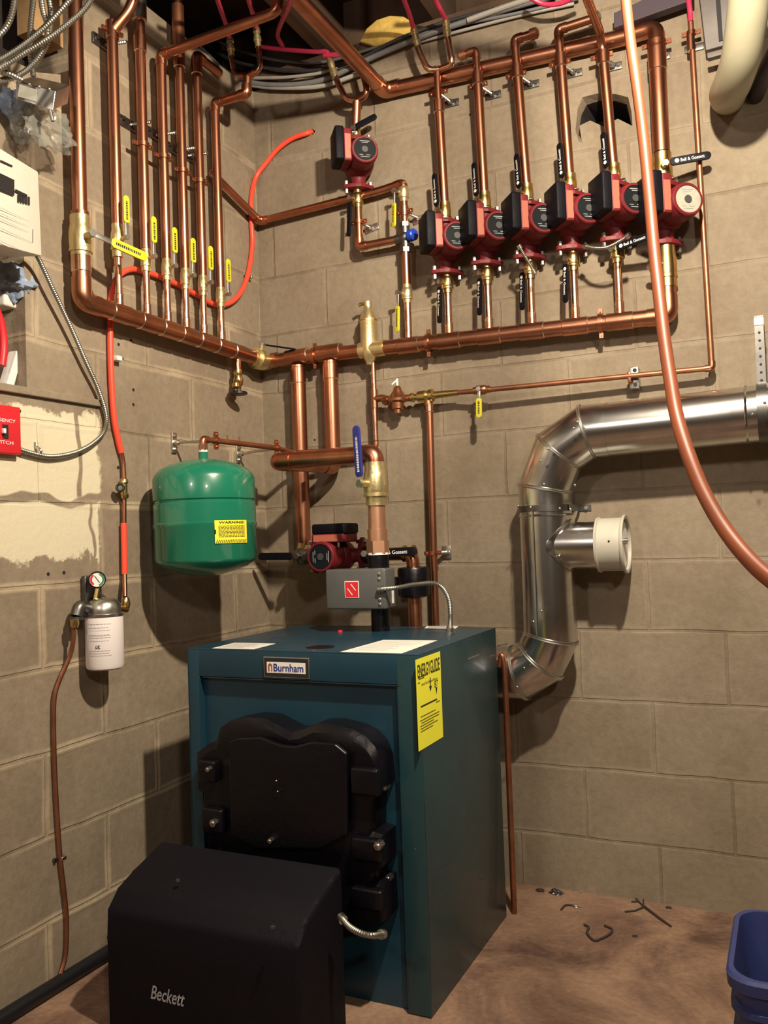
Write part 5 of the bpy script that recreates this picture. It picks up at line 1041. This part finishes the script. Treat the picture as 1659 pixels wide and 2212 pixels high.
w=L(76,975,0); c_=thing('cable_strap','one-hole steel strap on the armoured cable near the red switch','clip',w); obj('strap',MB().tube([w+V((.004,0,-.012)),w+V((.022,0,0)),w+V((.004,0,.010)),w+V((.003,0,.022))],.0045,8,.01),'steel',c_)
# anchor holes drilled in left wall
k=MB()
for px,py in ((256,744),(264,774),(288,842),(288,874),(104,1240),(138,1237),(42,888),(255,1010),(283,735)): p=L(px,py,0); k.lathe(p-X*.003,X,[(0,.0045),(.0036,.0048)],10)
o=obj('drill_holes',k,'black_ink'); o['kind']='structure'; o.name='trim_4'
k=MB()
for px,py in ((1015,248),(722,318),(680,950)): p=B(px,py,0); k.lathe(p+Y*.003,-Y,[(0,.0035),(.0036,.0038)],10)
o=obj('trim_5',k,'black_ink'); o['kind']='structure'
# floor debris
def rag(name,x,y,s,m,lab,cat,seed):
    t_=bmesh.new(); bmesh.ops.create_icosphere(t_,subdivisions=3,radius=1); c=F(x,y,0); 
    for v_ in t_.verts:
        n_=noise.noise(v_.co*1.8+V((seed,0,0))); w_=v_.co*(1+n_*.7); v_.co=V((c.x+w_.x*s,c.y+w_.y*s*.7,max(.0005,(w_.z+.3)*s*.45)))
    q=MB(); q.bm=t_; tag(obj(name,q,m,None,False),lab,cat,'scraps on the floor')
rag('debris_lump',1166,1925,.012,'debris_dark','small dark lump of debris on the floor nearest the boiler','debris',1)
rag('foil_scrap',1202,1930,.018,'steel_dark','crumpled metal scrap on the floor by the wall','debris',5)
rag('foil_scrap',1246,1960,.010,'foil','small shiny scrap below the crumpled metal','debris',9)
rag('debris_lump',1255,1928,.007,'wood_tan','tiny tan crumb on the floor right of the metal scrap','debris',12)
rag('debris_lump',1444,1962,.008,'debris_dark','tiny brown crumb on the floor right of the twig','debris',15)
rag('debris_lump',1372,2023,.007,'debris_dark','tiny brown crumb below the twig','debris',18)
def fl(pts,z=.004): return [V((F(x,y,0).x,F(x,y,0).y,z)) for x,y in pts]
t=thing('twig','forked dark twig on the floor near the wall','twig',F(1400,1960,0)); obj('stem',MB().tube(fl([(1388,1958),(1410,1975),(1430,1990),(1450,2004)]),.0032,8,rs=[.0038,.0034,.003,.0022]),'debris_dark',t)
for q_ in ([(1390,1960),(1390,1946),(1386,1936)],[(1390,1960),(1376,1946),(1370,1940)],[(1391,1962),(1372,1970),(1350,1972)],[(1380,1950),(1364,1950)]): obj('fork',MB().tube(fl(q_),.0022,8),'debris_dark',t)
tag(obj('wire_scrap',MB().tube(spline(fl([(1262,2000),(1272,2006),(1268,2018),(1283,2034),(1300,2030),(1318,2020),(1322,2010),(1306,2002)]),4),.0030,8),'debris_dark'),'curled dark wire scrap on the floor in the middle','wire')
tag(obj('wire_scrap',MB().tube(spline(fl([(1212,1968),(1222,1958),(1238,1958)]),4),.0024,8),'debris_dark'),'short dark curved wire beside the shiny scrap','wire')
# ================================================================ LIGHT
def area(name,loc,aim,size,power,col):
    l=bpy.data.lights.new(name,'AREA'); l.shape='DISK'; l.size=size; l.energy=power; l.color=col; o=bpy.data.objects.new(name,l); COL.objects.link(o); o.location=loc
    o.rotation_euler=(V(aim)-V(loc)).to_track_quat('-Z','Y').to_euler(); return o
LP=V((1.60,-1.42,2.40))
area('work_light',LP,(.50,-.05,1.15),.07,68,(1,.86,.66))
area('room_lamp',(2.9,-3.6,2.45),(1.0,0,1.0),.22,27,(1,.84,.66))
area('room_lamp',(.7,-3.9,2.40),(.6,0,1.2),.18,18,(.98,.84,.74))
w=bpy.data.worlds.new('world'); S.world=w; w.use_nodes=True; bg=w.node_tree.nodes['Background']; bg.inputs[0].default_value=(.30,.20,.30,1); bg.inputs[1].default_value=.05
S.view_settings.view_transform='Standard'; S.view_settings.look='None'; S.view_settings.gamma=1; S.view_settings.exposure=0.0; S.view_settings.use_curve_mapping=False
